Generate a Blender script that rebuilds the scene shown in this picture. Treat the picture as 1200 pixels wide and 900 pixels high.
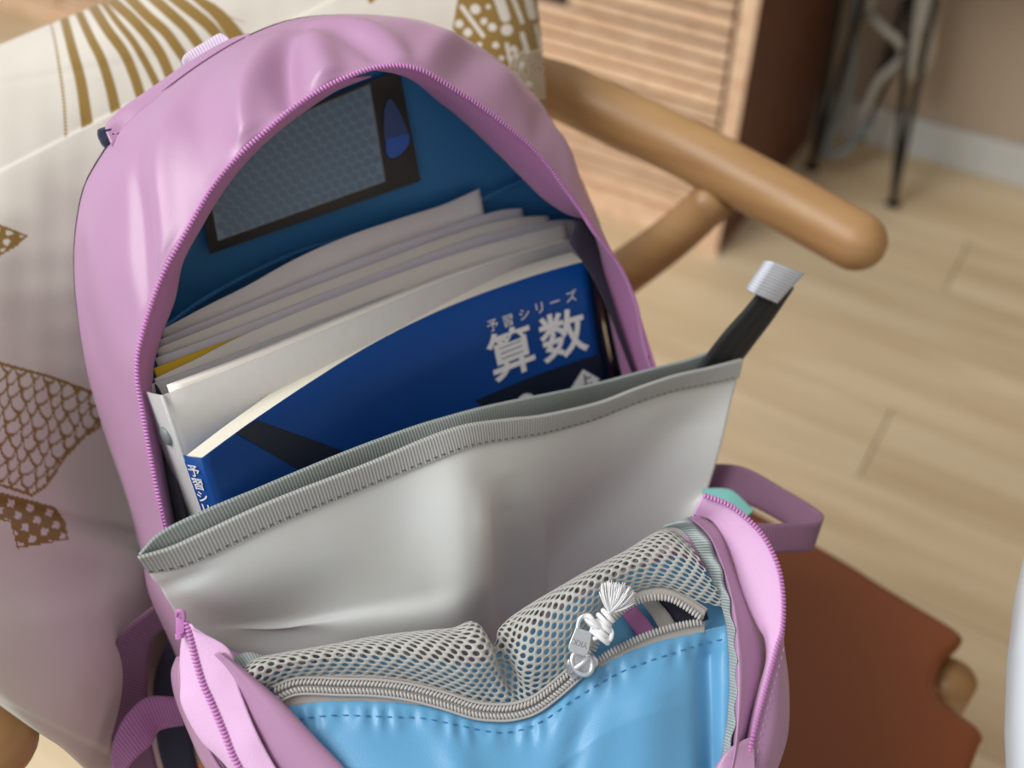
import bpy, math, random
import numpy as np
from math import sin, cos, radians, pi, sqrt, atan2
random.seed(7); rng = np.random.default_rng(7)
for o in list(bpy.data.objects): bpy.data.objects.remove(o)
S = bpy.context.scene
COL = S.collection
A = np.array

# ------------------------------------------------------------------ camera
PITCH = radians(44); CAMH = 1.02; FPX = 1200.0
cd = bpy.data.cameras.new('camera'); cam = bpy.data.objects.new('camera', cd); COL.objects.link(cam)
cam.location = (0, 0, CAMH); cam.rotation_euler = (pi/2-PITCH, 0, 0)
cd.sensor_width = 36; cd.lens = 36; cd.clip_start = .01; cd.clip_end = 50
cd.dof.use_dof = True; cd.dof.focus_distance = .385; cd.dof.aperture_fstop = 5.8
S.camera = cam
# ------------------------------------------------------------------ light
wd = bpy.data.worlds.new('world'); S.world = wd; wd.use_nodes = True
bg = wd.node_tree.nodes['Background']; bg.inputs[0].default_value = (.86, .93, 1, 1); bg.inputs[1].default_value = .54
def area(name, loc, target, sx, sy, power, col):
    l = bpy.data.lights.new(name, 'AREA'); l.shape = 'RECTANGLE'; l.size = sx; l.size_y = sy; l.energy = power; l.color = col
    o = bpy.data.objects.new(name, l); COL.objects.link(o); o.location = loc
    import mathutils
    o.rotation_euler = (mathutils.Vector(target)-mathutils.Vector(loc)).to_track_quat('-Z', 'Y').to_euler()
    return o
area('window_daylight', (-1.6, .0, 2.6), (0, .4, .6), 1.7, 1.3, 60, (1, .98, .95))
vs = S.view_settings
vs.view_transform = 'Standard'; vs.look = 'None'; vs.gamma = 1; vs.use_curve_mapping = False; vs.exposure = .07

# ------------------------------------------------------------------ geometry of the place
Rv = A([1., 0, 0]); Uv = A([0, sin(PITCH), cos(PITCH)]); Fv = A([0, cos(PITCH), -sin(PITCH)]); CAM = A([0, 0, CAMH])
PSI = radians(28); ALP = radians(20)
XB = A([cos(PSI), sin(PSI), 0]); NH = A([sin(PSI), -cos(PSI), 0]); ZV = A([0, 0, 1.])
UB = cos(ALP)*ZV-sin(ALP)*NH; NB = cos(ALP)*NH+sin(ALP)*ZV
OB = A([-.023, .305, .48])                       # base of the backpack's back panel
def ray(x, y): return (x-600)*Rv+(450-y)*Uv+FPX*Fv
def P(x, y, d): return CAM+ray(x, y)*d/FPX
def hit(x, y, n, p0):
    r = ray(x, y); return CAM+r*((n@(p0-CAM))/(n@r))
def W(x, y, w): return hit(x, y, NB, OB+w*NB)    # on a plane parallel to the backpack's back
def V(x, y, v): return hit(x, y, UB, OB+v*UB)
def Zp(x, y, z): return hit(x, y, ZV, A([0, 0, z]))
def L(u, v, w): return OB+u*XB+v*UB+w*NB
def proj(q):
    q = np.asarray(q)-CAM; d = q@Fv
    return np.stack([600+FPX*(q@Rv)/d, 450-FPX*(q@Uv)/d], -1)
WD = A([.849, -.529, 0.]); WN = A([.529, .849, 0.])     # along the wall / into the wall
def onN(x, y, c): return hit(x, y, WN, WN*c)

# ------------------------------------------------------------------ helpers
BASE = {}
def empty(name, loc, label, cat, group=None):
    o = bpy.data.objects.new(name, None); COL.objects.link(o); o.location = tuple(loc); o.empty_display_size = .05
    o['label'] = label; o['category'] = cat
    if group: o['group'] = group
    BASE[o.name] = A(loc, float); return o
def tag(o, label, cat, group=None):
    o['label'] = label; o['category'] = cat
    if group: o['group'] = group
    return o
def mk(name, verts, faces, mat, parent=None, smooth=True, uv=None, kind=None, label=None, base=None):
    verts = np.asarray(verts, float)
    b = BASE[parent.name] if parent is not None else (A(base, float) if base is not None else np.zeros(3))
    me = bpy.data.meshes.new(name); me.from_pydata((verts-b).tolist(), [], [list(map(int, f)) for f in faces])
    if uv is not None:
        l = me.uv_layers.new(name='uv'); idx = np.zeros(len(me.loops), int); me.loops.foreach_get('vertex_index', idx)
        l.data.foreach_set('uv', np.asarray(uv, float)[idx].ravel())
    me.materials.append(mat)
    if smooth: me.polygons.foreach_set('use_smooth', [True]*len(me.polygons))
    me.update()
    o = bpy.data.objects.new(name, me); COL.objects.link(o)
    if parent is not None: o.parent = parent
    elif base is not None: o.location = tuple(base)
    BASE[o.name] = b
    if kind: o['kind'] = kind
    if label: o['label'] = label
    return o
def cat_rom(p, m, arc=True, closed=False):
    p = np.asarray(p, float); n = len(p)
    if n == 2: return p[0]+(p[1]-p[0])*np.linspace(0, 1, m)[:, None]
    q = np.vstack([2*p[0]-p[1], p, 2*p[-1]-p[-2]])
    def ev(t):
        i = np.clip(t.astype(int), 0, n-2); f = (t-i)[:, None]
        a, b, c, d = q[i], q[i+1], q[i+2], q[i+3]
        return .5*(2*b+(c-a)*f+(2*a-5*b+4*c-d)*f**2+(3*b-a-3*c+d)*f**3)
    if not arc: return ev(np.linspace(0, n-1, m))
    t = np.linspace(0, n-1, n*24); s = np.r_[0, np.cumsum(np.linalg.norm(np.diff(ev(t), axis=0), axis=1))]
    return ev(np.interp(np.linspace(0, s[-1], m), s, t))
def grid_faces(nu, nv, off=0, flip=False):
    i, j = np.meshgrid(np.arange(nu-1), np.arange(nv-1), indexing='ij')
    a = (i*nv+j).ravel()+off
    f = np.stack([a, a+nv, a+nv+1, a+1], 1)
    return f[:, ::-1] if flip else f
def loft(rows, nu, nv, arc=True):
    """rows of control points -> grid[nu, nv, 3]; u runs along a row, v from row to row"""
    rr = [cat_rom(r, nu, arc) for r in rows]
    st = np.stack(rr, 1)
    return np.stack([cat_rom(st[i], nv, False) for i in range(nu)], 0)
def normals(G):
    du = np.gradient(G, axis=0); dv = np.gradient(G, axis=1); n = np.cross(du, dv)
    n /= np.linalg.norm(n, axis=2, keepdims=True)+1e-12
    mid = G.reshape(-1, 3).mean(0); 
    if np.mean((n*(CAM-G)).sum(2)) < 0: n = -n
    return n
def griduv(G):
    du = np.linalg.norm(np.diff(G, axis=0), axis=2).mean(1); dv = np.linalg.norm(np.diff(G, axis=1), axis=2).mean(0)
    u = np.r_[0, np.cumsum(du)]; v = np.r_[0, np.cumsum(dv)]
    return np.stack(np.meshgrid(u, v, indexing='ij'), -1).reshape(-1, 2)
def sheet(name, G, mat, parent=None, thick=0, **k):
    nu, nv = G.shape[:2]
    n = normals(G)
    # orient faces to the camera side
    du = G[nu//2+0, nv//2]-G[nu//2-1, nv//2]; dv = G[nu//2, nv//2]-G[nu//2, nv//2-1]
    fl = np.cross(du, dv)@n[nu//2, nv//2] < 0
    o = mk(name, G.reshape(-1, 3), grid_faces(nu, nv, 0, fl), mat, parent, uv=griduv(G), **k)
    if thick:
        m = o.modifiers.new('thickness', 'SOLIDIFY'); m.thickness = thick; m.offset = -1
    return o
_ph = rng.uniform(0, 6.28, (40,)); _dir = rng.normal(size=(40, 3)); _dir /= np.linalg.norm(_dir, axis=1)[:, None]
def wob(G, scale, seed=0, n=7):
    """smooth pseudo-noise, about -1..1"""
    G = np.asarray(G); r = np.zeros(G.shape[:-1])
    for i in range(n):
        k = (i+seed*3) % 40
        r += np.sin(G@_dir[k]*scale*(1+.35*i)+_ph[k])/(1+.3*i)
    return r/3.2
def tube(pts, rad, seg=10, m=None, caps=True):
    p = cat_rom(pts, m or max(2, len(pts)*6)) if (m is None or m > 0) else np.asarray(pts, float)
    n = len(p); rad = np.interp(np.linspace(0, 1, n), np.linspace(0, 1, len(np.atleast_1d(rad))), np.atleast_1d(rad))
    t = np.gradient(p, axis=0); t /= np.linalg.norm(t, axis=1)[:, None]+1e-12
    a = np.cross(t[0], [.13, .31, .94]); a /= np.linalg.norm(a); vs = []
    for i in range(n):
        a = a-t[i]*(a@t[i]); a /= np.linalg.norm(a); b = np.cross(t[i], a)
        th = np.arange(seg)*2*pi/seg
        vs.append(p[i]+rad[i]*(np.cos(th)[:, None]*a+np.sin(th)[:, None]*b))
    vs = np.concatenate(vs); f = []
    for i in range(n-1):
        for j in range(seg): f.append([i*seg+j, i*seg+(j+1) % seg, (i+1)*seg+(j+1) % seg, (i+1)*seg+j])
    if caps: f.append(list(range(seg))[::-1]); f.append([(n-1)*seg+j for j in range(seg)])
    return vs, f
class MB:
    def __init__(s): s.v = []; s.f = []; s.n = 0
    def add(s, v, f):
        v = np.asarray(v, float); s.v.append(v); s.f += [[int(i)+s.n for i in q] for q in f]; s.n += len(v); return s
    def box(s, c, ax, ay, az, bev=0):
        c = A(c, float); cs = []
        for i in (-1, 1):
            for j in (-1, 1):
                for k in (-1, 1): cs.append(c+i*A(ax)+j*A(ay)+k*A(az))
        return s.add(cs, [[0, 1, 3, 2], [4, 6, 7, 5], [0, 4, 5, 1], [2, 3, 7, 6], [0, 2, 6, 4], [1, 5, 7, 3]])
    def tube(s, *a, **k): return s.add(*tube(*a, **k))
    def build(s, name, mat, parent=None, bevel=0, **k):
        o = mk(name, np.concatenate(s.v), s.f, mat, parent, **k)
        if bevel:
            m = o.modifiers.new('bevel', 'BEVEL'); m.width = bevel; m.segments = 2; m.limit_method = 'ANGLE'
        return o
def prism(poly, z0, z1):
    n = len(poly); v = [(x, y, z0) for x, y in poly]+[(x, y, z1) for x, y in poly]
    f = [list(range(n))[::-1], list(range(n, 2*n))]+[[i, (i+1) % n, n+(i+1) % n, n+i] for i in range(n)]
    return v, f

# ------------------------------------------------------------------ materials
def newmat(name):
    m = bpy.data.materials.new(name); m.use_nodes = True; nt = m.node_tree; b = nt.nodes['Principled BSDF']; return m, nt, b
def N(nt, t, **k):
    n = nt.nodes.new(t)
    for a, v in k.items(): setattr(n, a, v)
    return n
def mapping(nt, scale, coord='Object', rnd=False):
    tc = N(nt, 'ShaderNodeTexCoord'); mp = N(nt, 'ShaderNodeMapping'); mp.inputs['Scale'].default_value = scale
    nt.links.new(tc.outputs[coord], mp.inputs['Vector'])
    if rnd:
        oi = N(nt, 'ShaderNodeObjectInfo'); mu = N(nt, 'ShaderNodeVectorMath', operation='SCALE'); mu.inputs[0].default_value = (7, 13, 5)
        nt.links.new(oi.outputs['Random'], mu.inputs['Scale']); nt.links.new(mu.outputs[0], mp.inputs['Location'])
    return mp
def fabric(name, col, rough=.6, var=.08, vscale=18, weave=1400, bump=.12, ribs=None, sheen=.15, spec=.35, coat=0, transl=0):
    m, nt, b = newmat(name); lk = nt.links.new
    nz = N(nt, 'ShaderNodeTexNoise'); nz.inputs['Scale'].default_value = vscale; nz.inputs['Detail'].default_value = 4
    mp = mapping(nt, (1, 1, 1)); lk(mp.outputs[0], nz.inputs['Vector'])
    cr = N(nt, 'ShaderNodeMix', data_type='RGBA'); c = A(col)
    cr.inputs[6].default_value = (*(c*(1-var)), 1); cr.inputs[7].default_value = (*np.minimum(c*(1+var), 1), 1)
    lk(nz.outputs['Fac'], cr.inputs[0]); lk(cr.outputs[2], b.inputs['Base Color'])
    b.inputs['Roughness'].default_value = rough; b.inputs['Specular IOR Level'].default_value = spec
    b.inputs['Sheen Weight'].default_value = sheen; b.inputs['Coat Weight'].default_value = coat
    bp = N(nt, 'ShaderNodeBump'); bp.inputs['Strength'].default_value = bump; bp.inputs['Distance'].default_value = .0006
    if ribs:            # (direction, period in metres): ribs in the UV map
        mp2 = mapping(nt, (1, 1, 1), 'UV'); w = N(nt, 'ShaderNodeTexWave', bands_direction=ribs[0]); w.inputs['Scale'].default_value = .314/ribs[1]
        w.inputs['Distortion'].default_value = ribs[2] if len(ribs) > 2 else .3; w.inputs['Detail Scale'].default_value = 30
        lk(mp2.outputs[0], w.inputs['Vector']); lk(w.outputs['Fac'], bp.inputs['Height'])
        mx = N(nt, 'ShaderNodeMix', data_type='RGBA', blend_type='MULTIPLY'); mx.inputs[0].default_value = .35
        lk(cr.outputs[2], mx.inputs[6]); lk(w.outputs['Color'], mx.inputs[7]); lk(mx.outputs[2], b.inputs['Base Color'])
    else:
        n2 = N(nt, 'ShaderNodeTexNoise'); n2.inputs['Scale'].default_value = weave; n2.inputs['Detail'].default_value = 1
        lk(mp.outputs[0], n2.inputs['Vector']); lk(n2.outputs['Fac'], bp.inputs['Height'])
    lk(bp.outputs[0], b.inputs['Normal'])
    if transl:
        tr = N(nt, 'ShaderNodeBsdfTranslucent'); tr.inputs[0].default_value = (*c, 1); ms = N(nt, 'ShaderNodeMixShader'); ms.inputs[0].default_value = transl
        lk(b.outputs[0], ms.inputs[1]); lk(tr.outputs[0], ms.inputs[2]); lk(ms.outputs[0], nt.nodes['Material Output'].inputs[0])
    return m
def wood(name, c1, c2, scale=(3, 60, 60), rough=.45, rnd=True, tone=.12, knots=0):
    m, nt, b = newmat(name); lk = nt.links.new
    mp = mapping(nt, scale, 'Object', rnd)
    nz = N(nt, 'ShaderNodeTexNoise'); nz.inputs['Scale'].default_value = 1; nz.inputs['Detail'].default_value = 6; nz.inputs['Distortion'].default_value = .6
    lk(mp.outputs[0], nz.inputs['Vector'])
    cr = N(nt, 'ShaderNodeValToRGB'); cr.color_ramp.elements[0].position = .3; cr.color_ramp.elements[1].position = .72
    cr.color_ramp.elements[0].color = (*c1, 1); cr.color_ramp.elements[1].color = (*c2, 1); lk(nz.outputs['Fac'], cr.inputs[0])
    out = cr.outputs[0]
    if rnd:
        oi = N(nt, 'ShaderNodeObjectInfo'); hv = N(nt, 'ShaderNodeHueSaturation'); mr = N(nt, 'ShaderNodeMapRange')
        mr.inputs[3].default_value = 1-tone; mr.inputs[4].default_value = 1+tone
        lk(oi.outputs['Random'], mr.inputs[0]); lk(mr.outputs[0], hv.inputs['Value']); lk(out, hv.inputs['Color']); out = hv.outputs[0]
    lk(out, b.inputs['Base Color']); b.inputs['Roughness'].default_value = rough
    bp = N(nt, 'ShaderNodeBump'); bp.inputs['Strength'].default_value = .08; bp.inputs['Distance'].default_value = .001
    lk(nz.outputs['Fac'], bp.inputs['Height']); lk(bp.outputs[0], b.inputs['Normal'])
    return m
def plain(name, col, rough=.5, metal=0, bump=None, spec=.5):
    m, nt, b = newmat(name); b.inputs['Roughness'].default_value = rough; b.inputs['Metallic'].default_value = metal; b.inputs['Specular IOR Level'].default_value = spec
    nz = N(nt, 'ShaderNodeTexNoise'); nz.inputs['Scale'].default_value = bump[0] if bump else 40; nz.inputs['Detail'].default_value = 4
    mp = mapping(nt, (1, 1, 1)); nt.links.new(mp.outputs[0], nz.inputs['Vector'])
    cr = N(nt, 'ShaderNodeMix', data_type='RGBA'); c = A(col); cr.inputs[6].default_value = (*(c*.94), 1); cr.inputs[7].default_value = (*np.minimum(c*1.06, 1), 1)
    nt.links.new(nz.outputs['Fac'], cr.inputs[0]); nt.links.new(cr.outputs[2], b.inputs['Base Color'])
    if bump:
        bp = N(nt, 'ShaderNodeBump'); bp.inputs['Strength'].default_value = bump[1]; bp.inputs['Distance'].default_value = bump[2]
        nt.links.new(nz.outputs['Fac'], bp.inputs['Height']); nt.links.new(bp.outputs[0], b.inputs['Normal'])
    return m
def lin(r, g, b_): return tuple(((c/255)/12.92 if c < 10 else ((c/255+.055)/1.055)**2.4) for c in (r, g, b_))
M = {}
M['pink'] = fabric('lilac nylon', lin(180, 136, 170), rough=.36, bump=.08, weave=1800, spec=.5, sheen=.1)
M['pinkin'] = fabric('lilac lining tape', lin(180, 116, 166), rough=.7, bump=.1)
M['tape'] = fabric('lilac zipper tape', lin(228, 184, 222), rough=.65, weave=2600, bump=.3)
M['coil'] = fabric('lilac nylon coil', lin(198, 128, 190), rough=.4, bump=.02, spec=.5)
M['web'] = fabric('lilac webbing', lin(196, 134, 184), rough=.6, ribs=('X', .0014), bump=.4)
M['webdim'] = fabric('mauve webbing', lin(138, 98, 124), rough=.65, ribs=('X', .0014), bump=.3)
M['blue'] = fabric('sky blue nylon', lin(96, 160, 202), rough=.40, bump=.1, weave=1500, spec=.5)
M['lining'] = fabric('blue lining', lin(48, 122, 178), rough=.5, bump=.08)
M['navy'] = fabric('navy padding', lin(28, 36, 58), rough=.8)
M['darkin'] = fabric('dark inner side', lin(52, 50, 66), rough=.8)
M['grey'] = fabric('coated grey nylon', lin(222, 224, 221), rough=.36, bump=.05, weave=2000, spec=.5, sheen=0)
M['ribbon'] = fabric('grey grosgrain ribbon', lin(182, 182, 178), rough=.6, ribs=('X', .0013), bump=.4)
M['ribbon2'] = fabric('grey green grosgrain ribbon', lin(160, 168, 164), rough=.6, ribs=('X', .0013), bump=.4)
M['mesh'] = fabric('grey knit mesh', lin(180, 179, 173), rough=.7, bump=.2)
M['gtape'] = fabric('grey zipper tape', lin(172, 166, 160), rough=.65, weave=2600, bump=.3)
M['gcoil'] = fabric('grey nylon coil', lin(178, 174, 170), rough=.32, bump=.02, spec=.6)
M['piping'] = fabric('grey green binding', lin(178, 188, 186), rough=.7, ribs=('X', .0012), bump=.4)
M['metal'] = plain('zinc alloy', (.72, .73, .74), .34, .85, (300, .05, .0003))
M['cord'] = fabric('white cord', lin(240, 240, 240), rough=.7)
M['black'] = fabric('black webbing', lin(24, 25, 26), rough=.6, ribs=('Y', .0045), bump=.5)
M['tab'] = fabric('pale grey woven tab', lin(224, 228, 236), rough=.65, ribs=('X', .0016), bump=.4)
M['teal'] = fabric('teal tape', lin(118, 178, 172), rough=.55)
M['paper'] = plain('white paper', lin(242, 236, 232), .7)
M['paper2'] = plain('pale lilac grey paper', lin(230, 226, 230), .7)
M['paper3'] = plain('cream paper', lin(242, 236, 224), .7)
M['yellow'] = plain('yellow card', lin(240, 196, 24), .5)
M['pages'] = plain('book page edges', lin(232, 226, 208), .8, 0, (900, .3, .0004))
M['cover'] = plain('blue glossy cover', lin(4, 64, 134), .4, spec=.25)
M['navyink'] = plain('black navy ink', lin(14, 26, 44), .28, spec=.4)
M['whiteink'] = plain('white ink', lin(226, 224, 222), .5)
M['greyink'] = plain('grey ink', lin(60, 90, 70), .6)
M['frame'] = plain('charcoal vinyl', lin(84, 80, 76), .6)
M['emblem'] = plain('royal blue print', lin(44, 98, 190), .5)
M['emblemdark'] = plain('dull blue print', lin(52, 78, 130), .5)
M['wall'] = plain('beige wallpaper', lin(186, 168, 148), .9, 0, (160, .25, .002))
M['base'] = plain('pale grey painted baseboard', lin(205, 208, 206), .5)
M['floor'] = wood('light oak plank', lin(202, 178, 140), lin(230, 210, 176), (2.2, 22, 22), .5, True, .05)
M['gap'] = plain('dark plank joint', lin(178, 150, 114), .9)
M['cab'] = wood('reddish oak', lin(84, 46, 28), lin(106, 60, 38), (3, 50, 50), .5, True, .04)  # deep shade on the sideboard's side is put into this wood colour
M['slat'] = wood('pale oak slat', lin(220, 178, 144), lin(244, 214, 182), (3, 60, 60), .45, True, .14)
M['cabdark'] = plain('dark sideboard interior', lin(56, 34, 22), .8)
M['oak'] = wood('oiled oak', lin(158, 118, 74), lin(186, 146, 98), (8, 8, 60), .42, False)
M['cordseat'] = fabric('paper cord seat', lin(196, 168, 122), rough=.8, weave=300, bump=.5)
M['leather'] = plain('brown leather', lin(138, 74, 36), .5, 0, (700, .25, .0008))
M['leatherhem'] = plain('stitched leather hem', lin(130, 70, 34), .55, 0, (700, .2, .0006))
M['iron'] = plain('black iron', lin(26, 28, 27), .5, .2)
M['darktop'] = wood('dark walnut', lin(66, 44, 30), lin(92, 62, 42), (3, 40, 40), .5, False)
M['cable'] = plain('off-white cable', lin(190, 186, 176), .5)
M['cable2'] = plain('grey cable', lin(120, 126, 126), .5)
M['white'] = plain('white laminate', lin(246, 247, 248), .3)
M['whiteedge'] = plain('pale blue white edge band', lin(226, 234, 240), .35)
# translucent milky plastic
m, nt, b = newmat('milky translucent plastic'); b.inputs['Base Color'].default_value = (.80, .79, .775, 1); b.inputs['Roughness'].default_value = .35
tp = N(nt, 'ShaderNodeBsdfTransparent'); ms = N(nt, 'ShaderNodeMixShader'); nz = N(nt, 'ShaderNodeTexNoise'); nz.inputs['Scale'].default_value = 60
mr = N(nt, 'ShaderNodeMapRange'); mr.inputs[3].default_value = .42; mr.inputs[4].default_value = .5
nt.links.new(nz.outputs['Fac'], mr.inputs[0]); nt.links.new(mr.outputs[0], ms.inputs[0])
nt.links.new(b.outputs[0], ms.inputs[1]); nt.links.new(tp.outputs[0], ms.inputs[2]); nt.links.new(ms.outputs[0], nt.nodes['Material Output'].inputs[0]); M['milky'] = m
# clear vinyl over knit
m, nt, b = newmat('clear vinyl'); b.inputs['Base Color'].default_value = (.75, .82, .85, 1); b.inputs['Roughness'].default_value = .22
tp = N(nt, 'ShaderNodeBsdfTransparent'); ms = N(nt, 'ShaderNodeMixShader'); ms.inputs[0].default_value = .8
nt.links.new(b.outputs[0], ms.inputs[1]); nt.links.new(tp.outputs[0], ms.inputs[2]); nt.links.new(ms.outputs[0], nt.nodes['Material Output'].inputs[0]); M['vinyl'] = m
M['knit'] = fabric('blue grey knit', lin(98, 142, 168), rough=.7)

# ------------------------------------------------------------------ the room
def setk(o): o['kind'] = 'structure'; return o
fl = setk(mk('floor', *(lambda mb: (np.concatenate(mb.v), mb.f))(MB().box(WN*.4-ZV*.03, WD*2.6, WN*1.5, ZV*.02)), M['gap'], smooth=False))
fl['label'] = 'light oak plank floor'; fl['category'] = 'floor'
PW = .152; PLN = 1.82
pm = None
def plank_mesh():
    v, f = [], []
    mb = MB().box((0, 0, -.005), (PLN/2-.0006, 0, 0), (0, PW/2-.0007, 0), (0, 0, .005)); return np.concatenate(mb.v), mb.f
pv, pf = plank_mesh()
ang = atan2(WD[1], WD[0])
first = None
for r in range(-6, 13):
    c0 = 1.90-(r+.5)*PW
    off = (r*.61) % PLN
    for k in range(-2, 3):
        x = off+k*PLN-.4
        if abs(x) > 2.6: continue
        ctr = WN*c0+WD*x
        if first is None:
            o = mk('plank', pv, pf, M['floor'], smooth=False); first = o
            bv = o.modifiers.new('bevel', 'BEVEL'); bv.width = .0008; bv.segments = 1
        else:
            o = first.copy(); COL.objects.link(o)
        o.parent = fl; o.location = tuple(ctr); o.rotation_euler = (0, 0, ang)
wl = setk(MB().box(WN*1.87+ZV*1.2, WD*2.6, WN*.05, ZV*1.2).build('wall_back', M['wall'], smooth=False)); wl['label'] = 'beige textured wall behind the sideboard'
wl['category'] = 'wall'
wr = setk(MB().box(WN*.62+WD*1.2+ZV*1.2, WD*.05, WN*1.2, ZV*1.2).build('wall_right', M['wall'], smooth=False)); wr['label'] = 'beige textured side wall beyond the round table'; wr['category'] = 'wall'  # out of view, added to keep ambient light off the right side
bb = setk(MB().box(WN*1.813+ZV*.036, WD*2.6, WN*.007, ZV*.036).build('baseboard_back', M['base'], bevel=.003, smooth=False)); bb['label'] = 'pale grey baseboard along the wall'; bb['category'] = 'baseboard'

# ------------------------------------------------------------------ sideboard with slatted doors
CF = 1.332; ce = Zp(840, 300, 0); sx = ce@WD         # front plane, right end
SBH = .56; SBL = 2.1; SBD = .44
sb = empty('sideboard', WD*(sx-SBL/2)+WN*(CF+SBD/2), 'long reddish oak sideboard with horizontal slatted front by the wall', 'sideboard')
def sbox(x0, x1, n0, n1, z0, z1): 
    c = WD*(sx+(x0+x1)/2)+WN*(CF+(n0+n1)/2)+ZV*((z0+z1)/2); return (c, WD*(x1-x0)/2, WN*(n1-n0)/2, ZV*(z1-z0)/2)
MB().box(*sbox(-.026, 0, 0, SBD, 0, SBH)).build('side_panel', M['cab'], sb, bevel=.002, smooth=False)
MB().box(*sbox(-.0262, .0003, -.0035, -.0001, 0, SBH)).build('front_edge', M['slat'], sb, bevel=.001, smooth=False)  # paler strip paints the light caught by the panel's front edge
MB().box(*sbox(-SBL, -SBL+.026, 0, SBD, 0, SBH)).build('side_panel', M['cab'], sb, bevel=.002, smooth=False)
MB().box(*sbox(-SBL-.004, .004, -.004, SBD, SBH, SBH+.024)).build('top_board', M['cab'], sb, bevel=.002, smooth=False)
MB().box(*sbox(-SBL+.027, -.027, SBD-.02, SBD-.012, .03, SBH-.001)).build('back_board', M['cabdark'], sb, smooth=False)
MB().box(*sbox(-SBL+.027, -.027, .004, SBD-.03, .0, .052)).build('base_rail', M['slat'], sb, bevel=.002, smooth=False)
dw = (SBL-.056)/4
for d in range(4):
    x1 = -.031-d*dw; x0 = x1-dw+.004
    dr = MB().box(*sbox(x0, x1, .016, .028, .058, SBH-.006)).build('door', M['cabdark'], sb, smooth=False)
    z = .060; k = 0
    while z < SBH-.03:
        h = .0172
        if d == 0 and k == 12:
            MB().box(*sbox(x0+.24, x1-.003, .001, .0158, z, z+h)).build('slat', M['slat'], dr, bevel=.002, smooth=False)
        else:
            MB().box(*sbox(x0+.003, x1-.003, .001, .0158, z, z+h)).build('slat', M['slat'], dr, bevel=.002, smooth=False)
        z += .0243; k += 1

# ------------------------------------------------------------------ hairpin table + cables by the wall
hb = [Zp(1045, 243, 0), Zp(950, 200, 0), Zp(1006, 166, 0)]
ht = empty('hairpin_table', (hb[0]+hb[1])/2, 'black iron hairpin-leg side table next to the sideboard', 'side table')
tops = [((1068, 0), (1096, 0)), ((984, 0), (1012, 0)), ((1062, 0), (1080, 0))]
for bpt, (a, c) in zip(hb, tops):
    mb = MB(); cc = bpt@WN
    for q in (a, c):
        t = onN(*q, cc); e = bpt+(t-bpt)*(.52/(t[2])); e[2] = .52
        mb.tube([bpt+ZV*.006, e], .0055, 8, 8)
    mb.tube([bpt+ZV*.006-WD*.012, bpt+ZV*.006+WD*.012], .006, 8, 4)
    mb.build('hairpin_leg', M['iron'], ht)
c = (hb[0]+hb[1]+hb[2])/3
MB().box(WD*-.19+WN*1.67+ZV*.534, WD*.2, WN*.125, ZV*.0135).build('table_top', M['darktop'], ht, bevel=.002, smooth=False)
def cable(pts, n, r, mat, label, cat='cable'):
    p = [onN(x, y, n+dn) for x, y, dn in pts]
    for q in p: q[2] = max(q[2], r)
    v, f = tube(p, r, 8, 60); o = mk('power_cable', v, f, mat, base=p[-1]); tag(o, label, cat); return o
cable([(1034, -60, 0), (1018, 8, .02), (1032, 30, 0), (1052, 48, 0), (1058, 66, .02), (1032, 92, 0), (1018, 120, 0), (1002, 160, 0), (986, 186, 0)], 1.70, .0075, M['cable'], 'off-white power cable looping down beside the hairpin legs')
cable([(1090, -40, 0), (1078, 20, 0), (1070, 50, 0), (1066, 78, -.02), (1072, 92, 0), (1088, 60, .01), (1090, 10, 0), (1092, -40, 0)], 1.715, .011, M['cable'], 'thick off-white cable bundle hanging between the two front rods')
cable([(1004, -40, 0), (1000, 60, 0), (992, 110, 0), (976, 150, 0), (968, 182, -.04), (990, 176, -.03), (1014, 150, 0), (1022, 140, .02)], 1.68, .008, M['cable2'], 'grey cable curled on the floor by the sideboard')

# ------------------------------------------------------------------ chair
CC = A([.01, .315, 0]); CY = radians(38); XC = A([cos(CY), sin(CY), 0]); FC = A([sin(CY), -cos(CY), 0])
def C(a, b_, z): return CC+XC*a+FC*b_+ZV*z
ch = empty('armchair', C(0, 0, 0), 'round-armed oak dining chair under the backpack', 'chair')
right = [Zp(1034, 301, .675), Zp(1000, 281, .677), Zp(900, 226, .683), Zp(800, 173, .69), Zp(700, 127, .70), Zp(645, 104, .703)]
rc = [((q-CC)@XC, (q-CC)@FC, q[2]) for q in right]
pts = [C(*q) for q in rc]+[C(.15, -.258, .706), C(.085, -.288, .709), C(0, -.299, .711), C(-.085, -.288, .709), C(-.15, -.258, .706)]+[C(-a, b_, z) for a, b_, z in rc[::-1]]
p = cat_rom(pts, 120); n = len(p); sarc = np.r_[0, np.cumsum(np.linalg.norm(np.diff(p, axis=0), axis=1))]; T = sarc[-1]
rad = .0168+.0018*np.sin(np.pi*sarc/T); e = np.minimum(sarc, T-sarc); rr = .018
rad = np.where(e < rr, rad*np.sqrt(np.clip(1-(1-e/rr)**2, .0, 1)), rad)
ends = np.linspace(0, 1, 12)
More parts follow.
